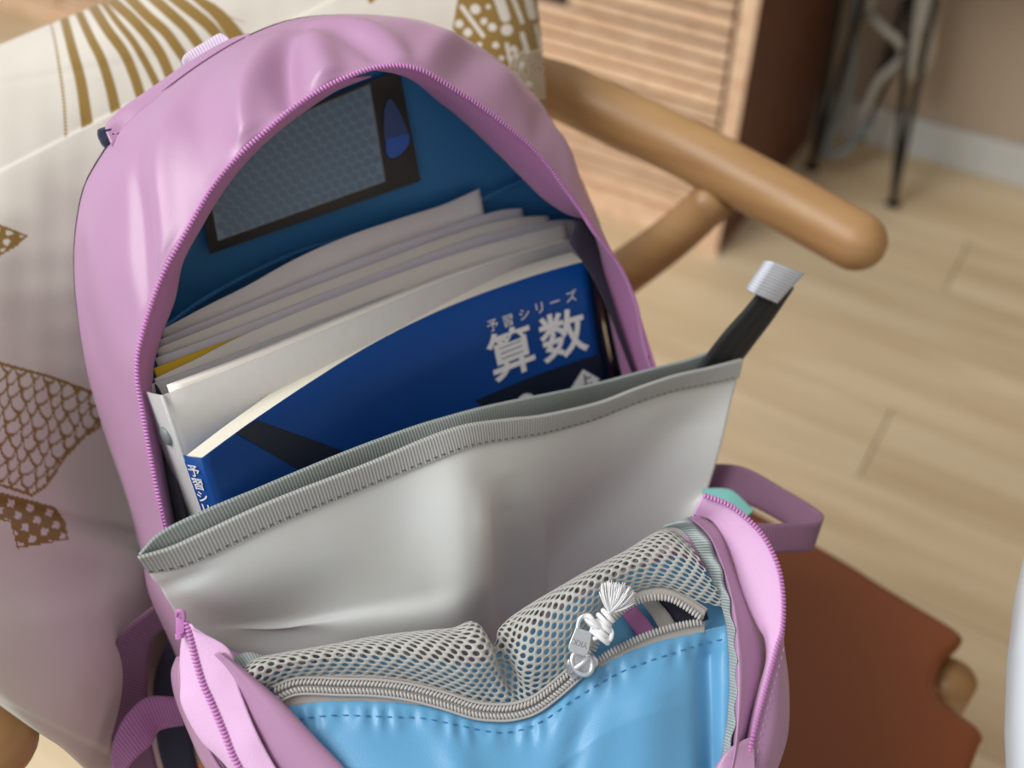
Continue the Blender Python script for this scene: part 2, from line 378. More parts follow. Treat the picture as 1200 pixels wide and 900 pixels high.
# finer sampling at the rounded tips
s2 = np.r_[rr*(1-np.cos(np.linspace(0.0, pi/2, 10))), np.linspace(rr, T-rr, 110)[1:-1], T-rr*(1-np.cos(np.linspace(pi/2, 0.0, 10)))]
p2 = np.stack([np.interp(s2, sarc, p[:, i]) for i in range(3)], 1)
e2 = np.minimum(s2, T-s2); r2 = .0168+.0018*np.sin(np.pi*s2/T); r2 = np.where(e2 < rr, r2*np.sqrt(np.clip(1-(1-e2/rr)**2, 1e-4, 1)), r2)
v, f = tube(p2, r2, 24, -1); mk('arm_rail', v, f, M['oak'], ch)
lq = Zp(1117, 794, .4465)-CC
def LEGF(s, z): return C(s*(lq@XC), lq@FC, z)
for s in (1, -1):
    v, f = tube([C(s*.222, -.095, .672), C(s*.205, -.115, .635), C(s*.178, -.15, .58), C(s*.165, -.19, .50), C(s*.17, -.215, .40), C(s*.185, -.225, .2), C(s*.195, -.235, .0)], [.013, .0165, .019, .02, .019, .017, .013], 16, 60)
    mk('leg', v, f, M['oak'], ch)
    v, f = tube([LEGF(s, .4465), LEGF(s, .43), LEGF(s, .3), LEGF(s, 0)], [.0145, .0165, .017, .013], 20, 30); mk('leg', v, f, M['oak'], ch)
    v, f = tube([LEGF(s, .425), C(s*.168, -.20, .42)], .013, 12, 12); mk('seat_rail', v, f, M['oak'], ch)
v, f = tube([LEGF(-1, .428), LEGF(1, .428)], .013, 12, 12); mk('seat_rail', v, f, M['oak'], ch)
v, f = tube([C(-.168, -.20, .42), C(.168, -.20, .42)], .013, 12, 12); mk('seat_rail', v, f, M['oak'], ch)
v, f = prism([(q[0], q[1]) for q in [LEGF(-1, 0)+XC*.014, LEGF(1, 0)-XC*.014, C(.158, -.19, 0), C(-.158, -.19, 0)]], .424, .447); mk('woven_seat', v, f, M['cordseat'], ch, smooth=False)
for s in (1, -1):
    v, f = tube([C(0, -.212, .43), C(0, -.235, .55), C(s*.03, -.26, .62), C(s*.085, -.286, .698)], [.016, .014, .012, .011], 12, 30); mk('back_splat', v, f, M['oak'], ch)
# leather seat pad with corner notches, traced at seat height
SZ = .460
def sp(x, y): q = Zp(x, y, SZ)-CC; return q@XC, q@FC
side = [sp(960, 640), sp(1045, 692), sp(1122, 738)]; notch = [sp(1131, 748), sp(1122, 757), sp(1106, 772), sp(1097, 795), sp(1100, 815), sp(1116, 832)]; fr = [sp(1146, 851), sp(1154, 862), sp(1148, 873)]
fx, fy = fr[-1]
half = [(.165, -.195), (.185, -.11)]+side+notch+fr+[(fx*.8, fy+.012), (fx*.4, fy+.018)]
poly = half+[(0, fy+.019)]+[(-a, b_) for a, b_ in half[::-1]]
pad = empty('leather_seat_pad', C(0, 0, .449), 'brown leather seat pad with notched corners on the chair', 'seat pad')
v, f = prism([(C(a, b_, 0)[0], C(a, b_, 0)[1]) for a, b_ in poly], .4475, SZ); mk('pad_body', v, f, M['leather'], pad, smooth=False).modifiers.new('b', 'BEVEL').width = .002
v, f = tube([C(a*.985, b_*.98, SZ-.0012) for a, b_ in poly+[poly[0]]], .0022, 6, 260, caps=False); mk('edge_hem', v, f, M['leatherhem'], pad)

# ------------------------------------------------------------------ white round table beside
e1, e2_, e3 = Zp(1200, 645, .69)[:2], Zp(1181, 760, .69)[:2], Zp(1178, 905, .69)[:2]
mid = (e1+e3)/2; tdir = (e3-e1)/np.linalg.norm(e3-e1); nrm = A([-tdir[1], tdir[0]]); 
if nrm[0] < 0: nrm = -nrm
TR = .45; tcen = e2_+nrm*TR
rt = empty('round_table', (*tcen, 0), 'white round table with pale edge standing beside the chair', 'table')
def lathe(prof, cx, cy, seg=96):
    v, f = [], []
    for r_, z in prof: 
        for j in range(seg): v.append((cx+r_*cos(2*pi*j/seg), cy+r_*sin(2*pi*j/seg), z))
    for i in range(len(prof)-1):
        for j in range(seg): f.append([i*seg+j, i*seg+(j+1) % seg, (i+1)*seg+(j+1) % seg, (i+1)*seg+j])
    return v, f
mk('table_top', *lathe([(0.0001, .71), (TR-.006, .71), (TR-.002, .7095), (TR-.0015, .709)], *tcen), M['white'], rt)
mk('edge_band', *lathe([(TR-.0015, .709), (TR, .706), (TR, .69), (TR-.003, .686), (.0001, .686)], *tcen), M['whiteedge'], rt)
mk('pedestal', *lathe([(.03, .685), (.03, .12), (.04, .04)], *tcen, 32), M['white'], rt)
mk('foot_plate', *lathe([(.04, .04), (.2, .022), (.22, .012), (.22, 0), (.0001, 0)], *tcen, 64), M['white'], rt)

# ------------------------------------------------------------------ cushion
CT = [[(-230, 150, .47), (-60, 77, .50), (130, 0, .525), (300, -60, .55), (480, -110, .57), (612, -130, .57)],
      [(-240, 225, .445), (-70, 145, .47), (110, 85, .497), (300, 20, .53), (480, -30, .55), (628, -15, .56)],
      [(-250, 330, .42), (-80, 260, .445), (100, 200, .478), (320, 150, .515), (490, 110, .54), (638, 90, .55)],
      [(-250, 500, .385), (-90, 440, .41), (112, 400, .478), (330, 330, .54), (500, 280, .56), (645, 220, .575)],
      [(-240, 680, .348), (-80, 640, .362), (135, 620, .478), (340, 520, .57), (510, 450, .59), (650, 400, .61)],
      [(-200, 770, .305), (-50, 800, .304), (60, 868, .335), (170, 930, .49), (360, 800, .60), (640, 650, .64)]]
def cushion():
    nu, nv = 620, 560
    G = loft(CT, nu, nv, arc=False)          # nu along a row (left-right), nv rows (top-bottom); holds (x, y, depth)
    X, Y, D = G[..., 0], G[..., 1], G[..., 2]
    s = np.linspace(0, 1, nu)[:, None]; t = np.linspace(0, 1, nv)[None]
    ed = np.minimum(np.minimum(s, 1-s), np.minimum(t, 1-t)*.9); Rr = .11
    roll = np.where(ed < Rr, 1-np.sqrt(np.clip(1-(1-ed/Rr)**2, 0, 1)), 0)
    D0 = D.copy(); D = D+.034*roll
    # seam fold running from the left edge up to the right
    ln = (Y-(200-.515*X)); k = .5*(1+np.tanh(-ln/1.6))*np.exp(-np.clip(-ln, 0, None)/60); D = D+.0016*k
    # lower seam + soft folds
    l2 = (Y-(818+.5*X)); k2 = .5*(1+np.tanh(l2/2.5))*(X < 160)*np.exp(-np.clip(l2, 0, None)/50); D = D+.003*k2
    l3 = (Y-(590+.24*X)); D = D+.0045*np.exp(-(l3/8)**2)*(X < 170)
    l4 = (Y-(620+.22*X)); D = D-.004*np.exp(-(l4/20)**2)*(X < 170)
    l5 = (Y-(98-.16*X)); D = D+.0009*np.exp(-(l5/6)**2)*np.exp(-((X-40)/90)**2)-.0008*np.exp(-((l5+12)/9)**2)*np.exp(-((X-40)/90)**2)
    q = np.stack([X, Y, D*0], -1); l6 = (Y-(742-.28*X)); D = D-.003*np.exp(-(l6/26)**2)*np.exp(-((X-90)/90)**2)
    D = D+.0022*wob(q, .02, 1)+.0006*wob(q, .06, 4)
    rx = (X-600)[..., None]*Rv+(450-Y)[..., None]*Uv+FPX*Fv
    PT = CAM+rx*(D/FPX)[..., None]
    # printed pattern mask
    m = np.zeros_like(X)
    def seg_mask(pts, w, s_=1/4.286):
        pts = cat_rom(A([(a, b_, 0) for a, b_ in pts])*s_, 60)[:, :2]; ww = np.interp(np.linspace(0, 1, 60), np.linspace(0, 1, len(w)), w)*s_/2
        mx = np.zeros_like(X); x0, x1 = pts[:, 0].min()-12, pts[:, 0].max()+12; sel = (X > x0) & (X < x1) & (Y > -120) & (Y < 320)
        xs, ys = X[sel], Y[sel]; d = np.full(xs.shape, 99.)
        for (px, py), w_ in zip(pts, ww): d = np.minimum(d, np.hypot(xs-px, ys-py)-w_)
        mx[sel] = np.clip(.5-d/1.6, 0, 1); return mx
    up = lambda pts: [(2*pts[0][0]-pts[1][0], 2*pts[0][1]-pts[1][1])]+pts
    for pts, w in [([(250, 95), (275, 200), (300, 350), (320, 500), (332, 690)], [8, 14, 16, 16]), ([(315, 65), (362, 245), (407, 415), (440, 640)], [40, 52, 62]),
                   ([(390, 50), (455, 190), (510, 300), (555, 440), (582, 560)], [36, 48, 56]), ([(465, 30), (540, 150), (620, 260), (670, 370), (705, 475)], [52, 52, 52]),
                   ([(515, 10), (590, 110), (670, 210), (740, 330), (790, 430)], [26, 36, 42]), ([(560, 0), (660, 90), (750, 190), (810, 280), (860, 395)], [50, 54, 54]),
                   ([(660, 0), (740, 80), (830, 160), (890, 240), (960, 340)], [50, 54, 54]), ([(780, 0), (880, 90), (950, 160), (1030, 270)], [50, 54, 54]),
                   ([(890, 0), (980, 70), (1060, 140), (1140, 240)], [54, 58, 58]), ([(1000, 0), (1070, 50), (1130, 110), (1210, 220)], [14, 40, 90]), ([(1000, 0), (1100, 60), (1220, 110)], [12, 10, 8])]:
        p0, p1 = pts[0], pts[1]; k = max(1, (p0[1]+420)/max(40, p1[1]-p0[1]))
        pts = [(p0[0]-(p1[0]-p0[0])*k, p0[1]-(p1[1]-p0[1])*k)]+pts
        m = np.maximum(m, seg_mask(pts, [w[0]*.8]+w))
    m *= (ln < 0)                                             # the stripes stop at the seam
    def polyd(poly):                                          # signed distance to a polygon, inside negative
        poly = A(poly, float); x0, y0 = poly.min(0)-8; x1, y1 = poly.max(0)+8; sel = (X > x0) & (X < x1) & (Y > y0) & (Y < y1)
        xs, ys = X[sel], Y[sel]; d = np.full(xs.shape, 1e9); ins = np.zeros(xs.shape, bool)
        for i in range(len(poly)):
            a, c = poly[i], poly[(i+1) % len(poly)]; e = c-a; tt = np.clip(((xs-a[0])*e[0]+(ys-a[1])*e[1])/(e@e), 0, 1)
            d = np.minimum(d, np.hypot(xs-a[0]-tt*e[0], ys-a[1]-tt*e[1]))
            cnd = ((a[1] > ys) != (c[1] > ys)) & (xs < (c[0]-a[0])*(ys-a[1])/(c[1]-a[1]+1e-9)+a[0]); ins ^= cnd
        return sel, xs, ys, np.where(ins, -d, d)
    # fish-scale tail
    sel, xs, ys, d = polyd([(-120, 392), (0, 424), (60, 440), (113, 460), (120, 480), (117, 502), (100, 512), (78, 536), (55, 570), (38, 582), (0, 570), (-120, 545)])
    a_ = radians(14); xr = xs*cos(a_)+ys*sin(a_); yr = -xs*sin(a_)+ys*cos(a_)
    xr = xr+2*np.sin(yr*.13)+1.5*np.sin(xr*.21); pxx, pyy = 17., 14.
    dm = np.full(xs.shape, 99.); j = np.floor(yr/pyy); cover = np.full(xs.shape, -99.)
    line = np.zeros(xs.shape)
    # scales overlap downwards: find the topmost scale covering each point
    done = np.zeros(xs.shape, bool)
    for dj in (1, 0, -1, -2):
        jj = j-dj*1.0; shift = (jj % 2)*pxx/2; cx = (np.round((xr-shift)/pxx))*pxx+shift; cy = (jj)*pyy
        rr_ = np.hypot((xr-cx)*1.0, (yr-cy-2)*.56); inside = (rr_ < 8.5) & (yr > cy-7) & ~done
        line = np.where(inside, np.clip((rr_-5.9)/1.2, 0, 1), line); done |= inside
    line[~done] = 1
    mm = np.where(d < 0, np.maximum(line, (d > -3.5)), 0)*1.0; m[sel] = np.maximum(m[sel], mm)
    # chequered piece
    sel, xs, ys, d = polyd([(-60, 560), (0, 577), (36, 586), (64, 594), (76, 610), (80, 632), (20, 643), (12, 612), (-60, 596)])
    a_ = radians(14); u_ = (xs*cos(a_)+ys*sin(a_))/11.5; v_ = (-xs*sin(a_)+ys*cos(a_))/11.5
    sq = (np.abs((u_ % 2)-.5) < .34) & (np.abs((v_ % 2)-.5) < .36) | (np.abs((u_ % 2)-1.5) < .34) & (np.abs((v_ % 2)-1.5) < .36)
    m[sel] = np.maximum(m[sel], np.where((d < 0) & ~(sq & (d < -2)), 1, 0))
    # small leaf tip
    sel, xs, ys, d = polyd([(-60, 240), (0, 263), (33, 276), (20, 288), (0, 300), (-60, 330)])
    hol = (np.hypot(((xs+ys*.3) % 17)-8, ((ys-xs*.2) % 12)-6) < 4.2) & (d < -3)
    m[sel] = np.maximum(m[sel], np.where((d < 0) & ~hol, 1, 0))
    # dotted motif beside the right edge
    sel, xs, ys, d = polyd([(541, -60), (538, -10), (530, 34), (560, 70), (600, 130), (650, 170), (650, -60)])
    hol = np.zeros(xs.shape, bool)
    for cx, cy, r_ in [(557, 11, 6), (572, 8, 3), (567, 25, 4), (538, 28, 5), (548, 38, 5), (577, 32, 5), (594, 35, 7), (581, 53, 4), (562, 52, 3), (602, 57, 4), (588, 68, 3), (612, 76, 4), (603, 88, 3), (620, 98, 4)]:
        hol |= np.hypot(xs-cx, ys-cy) < r_
    def bar(x0, y0, x1, y1, w_):
        e = A([x1-x0, y1-y0]); tt = np.clip(((xs-x0)*e[0]+(ys-y0)*e[1])/(e@e), 0, 1); return np.hypot(xs-x0-tt*e[0], ys-y0-tt*e[1]) < w_
    hol |= bar(541, 8, 566, 42, 2.6) | bar(582, -10, 592, 20, 6) | bar(600, -5, 612, 26, 2.5) | bar(612, 40, 618, 60, 3) | bar(594, 52, 598, 72, 2.5) | bar(604, 60, 606, 68, 2) | bar(617, -10, 624, 18, 5) | bar(628, 30, 634, 60, 2)
    rg = np.hypot(xs-630, ys-82); hol |= (rg < 34) & (((rg) % 5.2) < 2.3) & (ys > 58)
    m[sel] = np.maximum(m[sel], np.where((d < 0) & ~(hol & (d < -1)), 1, 0))
    # second small piece at the top
    sel, xs, ys, d = polyd([(428, -40), (446, -6), (434, 5), (420, -20)]); m[sel] = np.maximum(m[sel], (d < 0)*1.0)
    # back surface
    bu, bv = nu//8+1, nv//8+1
    iu = np.linspace(0, nu-1, bu).astype(int); iv = np.linspace(0, nv-1, bv).astype(int)
    edb = np.minimum(np.minimum(np.linspace(0, 1, bu)[:, None], 1-np.linspace(0, 1, bu)[:, None]), np.minimum(np.linspace(0, 1, bv)[None], 1-np.linspace(0, 1, bv)[None]))
    rb = np.sqrt(np.clip(1-(1-np.minimum(edb/.2, 1))**2, 0, 1))
    Db = (D[np.ix_(iu, iv)])+.052*rb; rxb = rx[np.ix_(iu, iv)]
    PB = CAM+rxb*(Db/FPX)[..., None]
    verts = np.concatenate([PT.reshape(-1, 3), PB.reshape(-1, 3)])
    faces = np.concatenate([grid_faces(nu, nv), grid_faces(bu, bv, nu*nv, True)])
    base = A([-.16, .42, .50])
    me = bpy.data.meshes.new('cushion_cover'); me.vertices.add(len(verts)); me.vertices.foreach_set('co', (verts-base).ravel())
    me.loops.add(len(faces)*4); me.loops.foreach_set('vertex_index', faces.ravel().astype(np.int32)); me.polygons.add(len(faces))
    me.polygons.foreach_set('loop_start', np.arange(0, len(faces)*4, 4)); me.polygons.foreach_set('loop_total', np.full(len(faces), 4))
    me.polygons.foreach_set('use_smooth', np.ones(len(faces), bool)); me.update(calc_edges=True); me.validate()
    at = me.attributes.new('print', 'FLOAT', 'POINT'); at.data.foreach_set('value', np.r_[m.ravel(), np.zeros(bu*bv)])
    mt, nt, b = newmat('cream linen with gold print'); lk = nt.links.new
    an = N(nt, 'ShaderNodeAttribute', attribute_name='print'); nz = N(nt, 'ShaderNodeTexNoise'); nz.inputs['Scale'].default_value = 900; mp = mapping(nt, (1, 1, 1)); lk(mp.outputs[0], nz.inputs['Vector'])
    n2 = N(nt, 'ShaderNodeTexNoise'); n2.inputs['Scale'].default_value = 14; lk(mp.outputs[0], n2.inputs['Vector'])
    c1 = N(nt, 'ShaderNodeMix', data_type='RGBA'); c1.inputs[6].default_value = (*lin(206, 198, 186), 1); c1.inputs[7].default_value = (*lin(220, 213, 201), 1); lk(n2.outputs['Fac'], c1.inputs[0])
    c2 = N(nt, 'ShaderNodeMix', data_type='RGBA'); lk(an.outputs['Fac'], c2.inputs[0]); lk(c1.outputs[2], c2.inputs[6]); c2.inputs[7].default_value = (*lin(140, 110, 50), 1)
    lk(c2.outputs[2], b.inputs['Base Color']); b.inputs['Roughness'].default_value = .75; b.inputs['Sheen Weight'].default_value = .2; b.inputs['Specular IOR Level'].default_value = .25
    bp = N(nt, 'ShaderNodeBump'); bp.inputs['Strength'].default_value = .12; bp.inputs['Distance'].default_value = .0006; lk(nz.outputs['Fac'], bp.inputs['Height']); lk(bp.outputs[0], b.inputs['Normal'])
    me.materials.append(mt)
    o = bpy.data.objects.new('cushion', me); COL.objects.link(o); o.location = tuple(base)
    tag(o, 'cream cushion with gold stripe and fish-scale print behind the backpack', 'cushion')
cushion()

# ------------------------------------------------------------------ backpack
bag = empty('backpack', L(0, -.017, 0), 'lilac backpack unzipped wide open with grey divider and blue mesh pocket', 'backpack')
def vb(w): return (.4615-.48-.342*w)/.94             # height of the seat under depth w
pairs = [(L(-.125, vb(0), 0), L(-.115, vb(.12), .12)), (L(-.138, .05, 0), L(-.124, .06, .125)), (W(213, 773, 0), L(-.127, .13, .118)), (W(178, 685, 0), W(210, 722, .098))]
for o_, z_, w in [((165, 645), (197, 640), .078), ((147, 580), (182, 565), .07), ((125, 515), (170, 500), .067), ((103, 440), (160, 433), .065), ((90, 360), (170, 380), .065), ((87, 293), (190, 323), .065),
                  ((95, 233), (220, 268), .065), ((110, 197), (250, 217), .065), ((143, 150), (280, 182), .065), ((180, 117), (310, 155), .065), ((233, 77), (345, 125), .064), ((290, 43), (385, 100), .063),
                  ((347, 22), (417, 86), .062), ((410, 17), (440, 79), .061), ((470, 20), (470, 77), .06), ((507, 28), (498, 84), .06), ((540, 42), (530, 103), .06), ((568, 58), (563, 124), .06), ((596, 79), (596, 149), .06),
                  ((619, 103), (624, 173), .06), ((638, 126), (645, 197), .06), ((657, 161), (665, 225), .061), ((675, 198), (683, 250), .062)]:
    pairs.append((W(*o_, 0), W(*z_, w)))
for v_, z_, w in [(.255, (697, 272), .064), (.235, (727, 313), .065), (.215, (747, 360), .066), (.185, (763, 427), .07)]: pairs.append((L(.119, v_, 0), W(*z_, w)))
pairs += [(L(.124, .13, 0), L(.108, .14, .095)), (L(.126, .06, 0), L(.11, .06, .12)), (L(.12, vb(0), 0), L(.108, vb(.12), .12))]
Oc = A([a for a, _ in pairs]); Zc = A([z for _, z in pairs])
def outward(p_):
    q = p_-OB; d = (q@XB)[:, None]*XB+((q@UB)-.19)[:, None]*UB; return d/np.linalg.norm(d, axis=1)[:, None]
mid = .5*(Oc+Zc)
bul = np.interp(np.arange(len(pairs)), [0, 4, 9, 14, 18, 26, 30, len(pairs)], [.006, .004, .004, .006, .006, .004, .002, .006])
Mc = mid+outward(mid)*bul[:, None]
NU, NV = 420, 48
G = loft([Oc, Mc, Zc], NU, NV, arc=False); nn = normals(G)
out = outward(G.reshape(-1, 3)).reshape(G.shape); nn = np.where(((nn*out).sum(2) < 0)[..., None], -nn, nn)
s = np.linspace(0, len(pairs)-1, NU)[:, None]; t = np.linspace(0, 1, NV)[None]
d = np.zeros((NU, NV))
for c0, sl, wd_, am, pk in [(14.1, -4, .5, .005, .75), (14.9, -2.5, .36, -.006, .8), (15.7, -1.5, .5, .004, .85), (17.3, 2.2, .5, .003, .66), (16.5, 2.2, .45, -.003, .6), (11.2, -5, .5, .0026, .75), (10.3, -5, .42, -.0026, .8),
                            (12.6, -3.5, .5, -.002, .55), (19.4, -1.2, .5, .0024, .6), (20.4, -1.2, .5, -.002, .6), (21.6, -1, .6, .002, .5), (23.4, -1, .5, -.0018, .5), (25, .5, .6, .0018, .5), (7, -2, .6, -.0016, .5), (8.6, -2, .7, .0018, .4)]:
    d += am*np.exp(-((s-c0-sl*(t-.6))/wd_)**2)*np.exp(-((t-pk)/.38)**2)
d += .0012*wob(G, 60, 2)*np.sin(pi*t)
d *= np.minimum(1, np.minimum(t/.3, (1-t)/.06))
G = G+nn*d[..., None]
sheet('hood_gusset', G, M['pink'], bag, .0012)
# zipper teeth along the opening, small capsules set side by side
def teeth(curve, nrm, pitch, ln_, r_, side=0, slant=0):
    c = cat_rom(curve, 400); sl = np.r_[0, np.cumsum(np.linalg.norm(np.diff(c, axis=0), axis=1))]; n = int(sl[-1]/pitch)
    sp_ = (np.arange(n)+.5)*pitch; pc = np.stack([np.interp(sp_, sl, c[:, i]) for i in range(3)], 1); tg = np.gradient(pc, axis=0); tg /= np.linalg.norm(tg, axis=1)[:, None]
    mb = MB()
    for i in range(n):
        nm = nrm(pc[i]) if callable(nrm) else nrm
        nm = nm-tg[i]*(nm@tg[i]); nm = nm/np.linalg.norm(nm); cr = np.cross(tg[i], nm); ax = cr+slant*tg[i]; ax /= np.linalg.norm(ax); b2 = np.cross(ax, nm)
        ctr = pc[i]+cr*side; v = []
        for k, rr_ in ((-1, .35), (-.7, .9), (0, 1.1), (.7, .9), (1, .35)):
            for j in range(6):
                th = j*pi/3; v.append(ctr+ax*k*ln_+rr_*r_*(cos(th)*nm+sin(th)*b2))
        f = [[a*6+j, a*6+(j+1) % 6, (a+1)*6+(j+1) % 6, (a+1)*6+j] for a in range(4) for j in range(6)]+[[5, 4, 3, 2, 1, 0], [24+j for j in range(6)]]
        mb.add(v, f)
    return mb
i0, i1 = int(NU*3/(len(pairs)-1)), int(NU*30.3/(len(pairs)-1))
zc = G[i0:i1:6, -1]
tomid = lambda q: NB*.8+outward(q[None])[0]*.6
teeth(zc, tomid, .0014, .0011, .0006, 0).build('main_zipper_teeth', M['coil'], bag, kind='stuff')
# tape band turned inwards behind the teeth
def fromidx(a): 
    return A([cat_rom(Zc, 900, False)[int(round(x/(len(pairs)-1)*899))] for x in a])
zl = fromidx(np.linspace(4, 15.5, 16))
inL = [(210, 632), (198, 570), (187, 505), (180, 440), (183, 415), (190, 393), (203, 360), (209, 335), (212, 315), (232, 275), (262, 225), (292, 187), (325, 156), (362, 128), (400, 104), (436, 90)]
zi = cat_rom(A([W(x, y, .052) for x, y in inL]), 16)
G1 = loft([cat_rom(zl, 16), .5*(cat_rom(zl, 16)+zi)+NB*.002, zi], 120, 10); sheet('zipper_tape', G1, M['pinkin'], bag, .0008)
zr = fromidx(np.linspace(16.5, 30.3, 16))
inR = [(478, 86), (505, 112), (540, 140), (570, 168), (600, 197), (633, 230), (662, 250), (686, 258), (700, 287), (707, 333), (717, 387), (727, 432), (735, 470)]
zi2 = cat_rom(A([W(x, y, .04) for x, y in inR]), 16)
G2 = loft([cat_rom(zr, 16), .5*(cat_rom(zr, 16)+zi2)+NB*.003, zi2], 120, 12); sheet('zipper_tape', G2, M['pinkin'], bag, .0008)
# dark inner side walls
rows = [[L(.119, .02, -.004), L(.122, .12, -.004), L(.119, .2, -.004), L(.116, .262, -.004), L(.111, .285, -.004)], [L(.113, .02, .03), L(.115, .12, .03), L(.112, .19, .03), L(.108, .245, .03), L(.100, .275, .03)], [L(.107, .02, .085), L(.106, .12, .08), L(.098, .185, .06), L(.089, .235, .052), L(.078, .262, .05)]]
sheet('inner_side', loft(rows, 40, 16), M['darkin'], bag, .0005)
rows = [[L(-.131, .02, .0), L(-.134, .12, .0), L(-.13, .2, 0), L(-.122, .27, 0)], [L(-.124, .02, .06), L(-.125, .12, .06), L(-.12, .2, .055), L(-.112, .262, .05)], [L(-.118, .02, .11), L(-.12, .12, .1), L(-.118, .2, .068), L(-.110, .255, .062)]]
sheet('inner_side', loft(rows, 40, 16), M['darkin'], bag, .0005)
# back lining and outer back panel
def arch(w, k=1.0): return [L((q-OB)@XB*k, ((q-OB)@UB-.18)*k+.18, w) for q in Oc]
ring = cat_rom(A(arch(-.006, .985)), 160, False); ctr = L(0, .18, -.010)
rows = [ring, .5*(ring+ctr)+NB*-.004, ctr+(ring-ctr)*.02]
Gl = loft(rows, 160, 16); Gl = Gl+NB*(.0012*wob(Gl, 45, 3))[..., None]
o = sheet('back_lining', Gl, M['lining'], bag, 0)
ring2 = cat_rom(A(arch(-.004, 1.0)), 160, False); ctr2 = L(0, .18, -.020)
sheet('back_panel', loft([ring2, ctr2+(ring2-ctr2)*.8-NB*.012, ctr2+(ring2-ctr2)*.02], 160, 14), M['pink'], bag, 0)
# seam across the lining under the window
hem = [W(180, 395, .0), W(250, 345, -.002), W(350, 295, -.004), W(450, 268, -.004), W(560, 235, -.004), W(620, 212, -.004), W(680, 230, -.002)]
v, f = tube(hem, .0012, 6, 80); mk('lining_seam', v, f, M['lining'], bag)
# window for a name card: frame, knit, clear vinyl, emblem
def quad(name, c4, w, mat, parent, nu=2, nv=2, lift=0, **k):
    a, b_, c_, d_ = [W(*q, w)+NB*lift for q in c4]
    return sheet(name, loft([[a, b_], [d_, c_]], nu, nv), mat, parent, **k)
frm = quad('card_window', [(226, 178), (468, 82), (493, 212), (246, 298)], -.004, M['frame'], bag, thick=.0008)
knit = quad('knit_panel', [(238, 182), (432, 100), (450, 212), (256, 281)], -.0036, M['knit'], frm)
kq = [W(*q, -.0034) for q in [(238, 182), (432, 100), (450, 212), (256, 281)]]
mb = MB()
nxk, nyk = 17, 10
for i in range(nxk):
    for j in range(nyk):
        a_ = (i+.5+(j % 2)*.5)/(nxk+.5); c_ = (j+.5)/nyk
        ctr_ = (kq[0]*(1-a_)+kq[1]*a_)*(1-c_)+(kq[3]*(1-a_)+kq[2]*a_)*c_
        r_ = .0021; ang_ = np.arange(8)*pi/4
        v = [ctr_+NB*.0001+r_*(cos(x)*XB+sin(x)*UB) for x in ang_]; mb.add(v, [list(range(8))])
M['knithole'] = fabric('deep blue knit hollow', lin(60, 104, 138), rough=.7)
mb.build('knit_dimples', M['knithole'], frm, kind='stuff')
quad('vinyl_cover', [(236, 180), (434, 98), (452, 213), (255, 283)], -.0020, M['vinyl'], frm)
def blob(name, pts, w, mat, parent):
    p_ = cat_rom(A([(x, y, 0) for x, y in pts+[pts[0]]]), 40)[:-1]; v = [W(x, y, w) for x, y, _ in p_]; mk(name, v, [list(range(len(v)))], mat, parent, smooth=False)
blob('emblem', [(450, 128), (456, 116), (463, 122), (472, 140), (478, 162), (452, 166)], -.0030, M['emblemdark'], frm)
blob('emblem', [(452, 164), (464, 160), (479, 157), (478, 170), (470, 180), (460, 185), (453, 180)], -.0028, M['emblem'], frm)
# bottom and lower front
zb = [L(-.115, vb(.12), .12), L(0, vb(.135), .135), L(.108, vb(.12), .12)]; ob = [L(-.125, vb(0), 0), L(0, vb(-.004), -.004), L(.12, vb(0), 0)]
sheet('bottom_panel', loft([ob, zb], 20, 8), M['pink'], bag, .001)
foldm = L(.0, .155, .150)
ft = [L(-.127, .13, .118), L(-.06, .13, .142), L(0, .128, .148), L(.06, .13, .146), L(.108, .14, .12)]
fm = [L(-.124, .06, .125), L(-.06, .05, .155), L(0, .05, .162), L(.06, .05, .155), L(.11, .06, .12)]
sheet('lower_front', loft([ft, fm, cat_rom(A(zb), 5)], 40, 20), M['pink'], bag, .001)
# haul loop and strap yoke behind the top
def strip(name, cl, wid, mat, parent, thick=.0012, nu=60, nv=6, wv=None, **k):
    """cl: list of points, wid: list of edge vectors from a to b"""
    return sheet(name, loft([cl, [a+b_ for a, b_ in zip(cl, wid)]], nu, nv), mat, parent, thick, **k)
hl = [W(122, 158, -.006), W(124, 146, -.010), W(140, 130, -.014), W(175, 106, -.017), W(215, 78, -.018), W(262, 52, -.016), W(290, 44, -.008)]
hh = [W(132, 172, .004), W(146, 158, .002), W(165, 142, .002), W(200, 118, .001), W(240, 90, .0), W(280, 66, .0), W(300, 58, .0)]
sheet('strap_yoke', loft([hl, [.5*(a+b_)+UB*.004 for a, b_ in zip(hl, hh)], hh], 60, 10), M['pink'], bag, .003)
v, f = tube([W(125, 150, -.004), W(128, 158, -.004), W(137, 165, -.003), W(150, 158, -.002)], [.0036, .005, .005, .004], 10, 20); mk('yoke_padding', v, f, M['navy'], bag)
h0 = [W(212, 76, -.018), W(216, 66, -.022), W(240, 52, -.024), W(256, 43, -.024), W(266, 48, -.02)]; h1 = [W(220, 84, -.012), W(228, 76, -.014), W(248, 62, -.015), W(264, 53, -.015), W(272, 56, -.012)]
M['webw'] = fabric('pale lilac webbing', lin(232, 212, 236), rough=.6, ribs=('X', .0014), bump=.3)
sheet('haul_loop', loft([h0, [.5*(a+b_)+UB*.003 for a, b_ in zip(h0, h1)], h1], 40, 8), M['webw'], bag, .002)

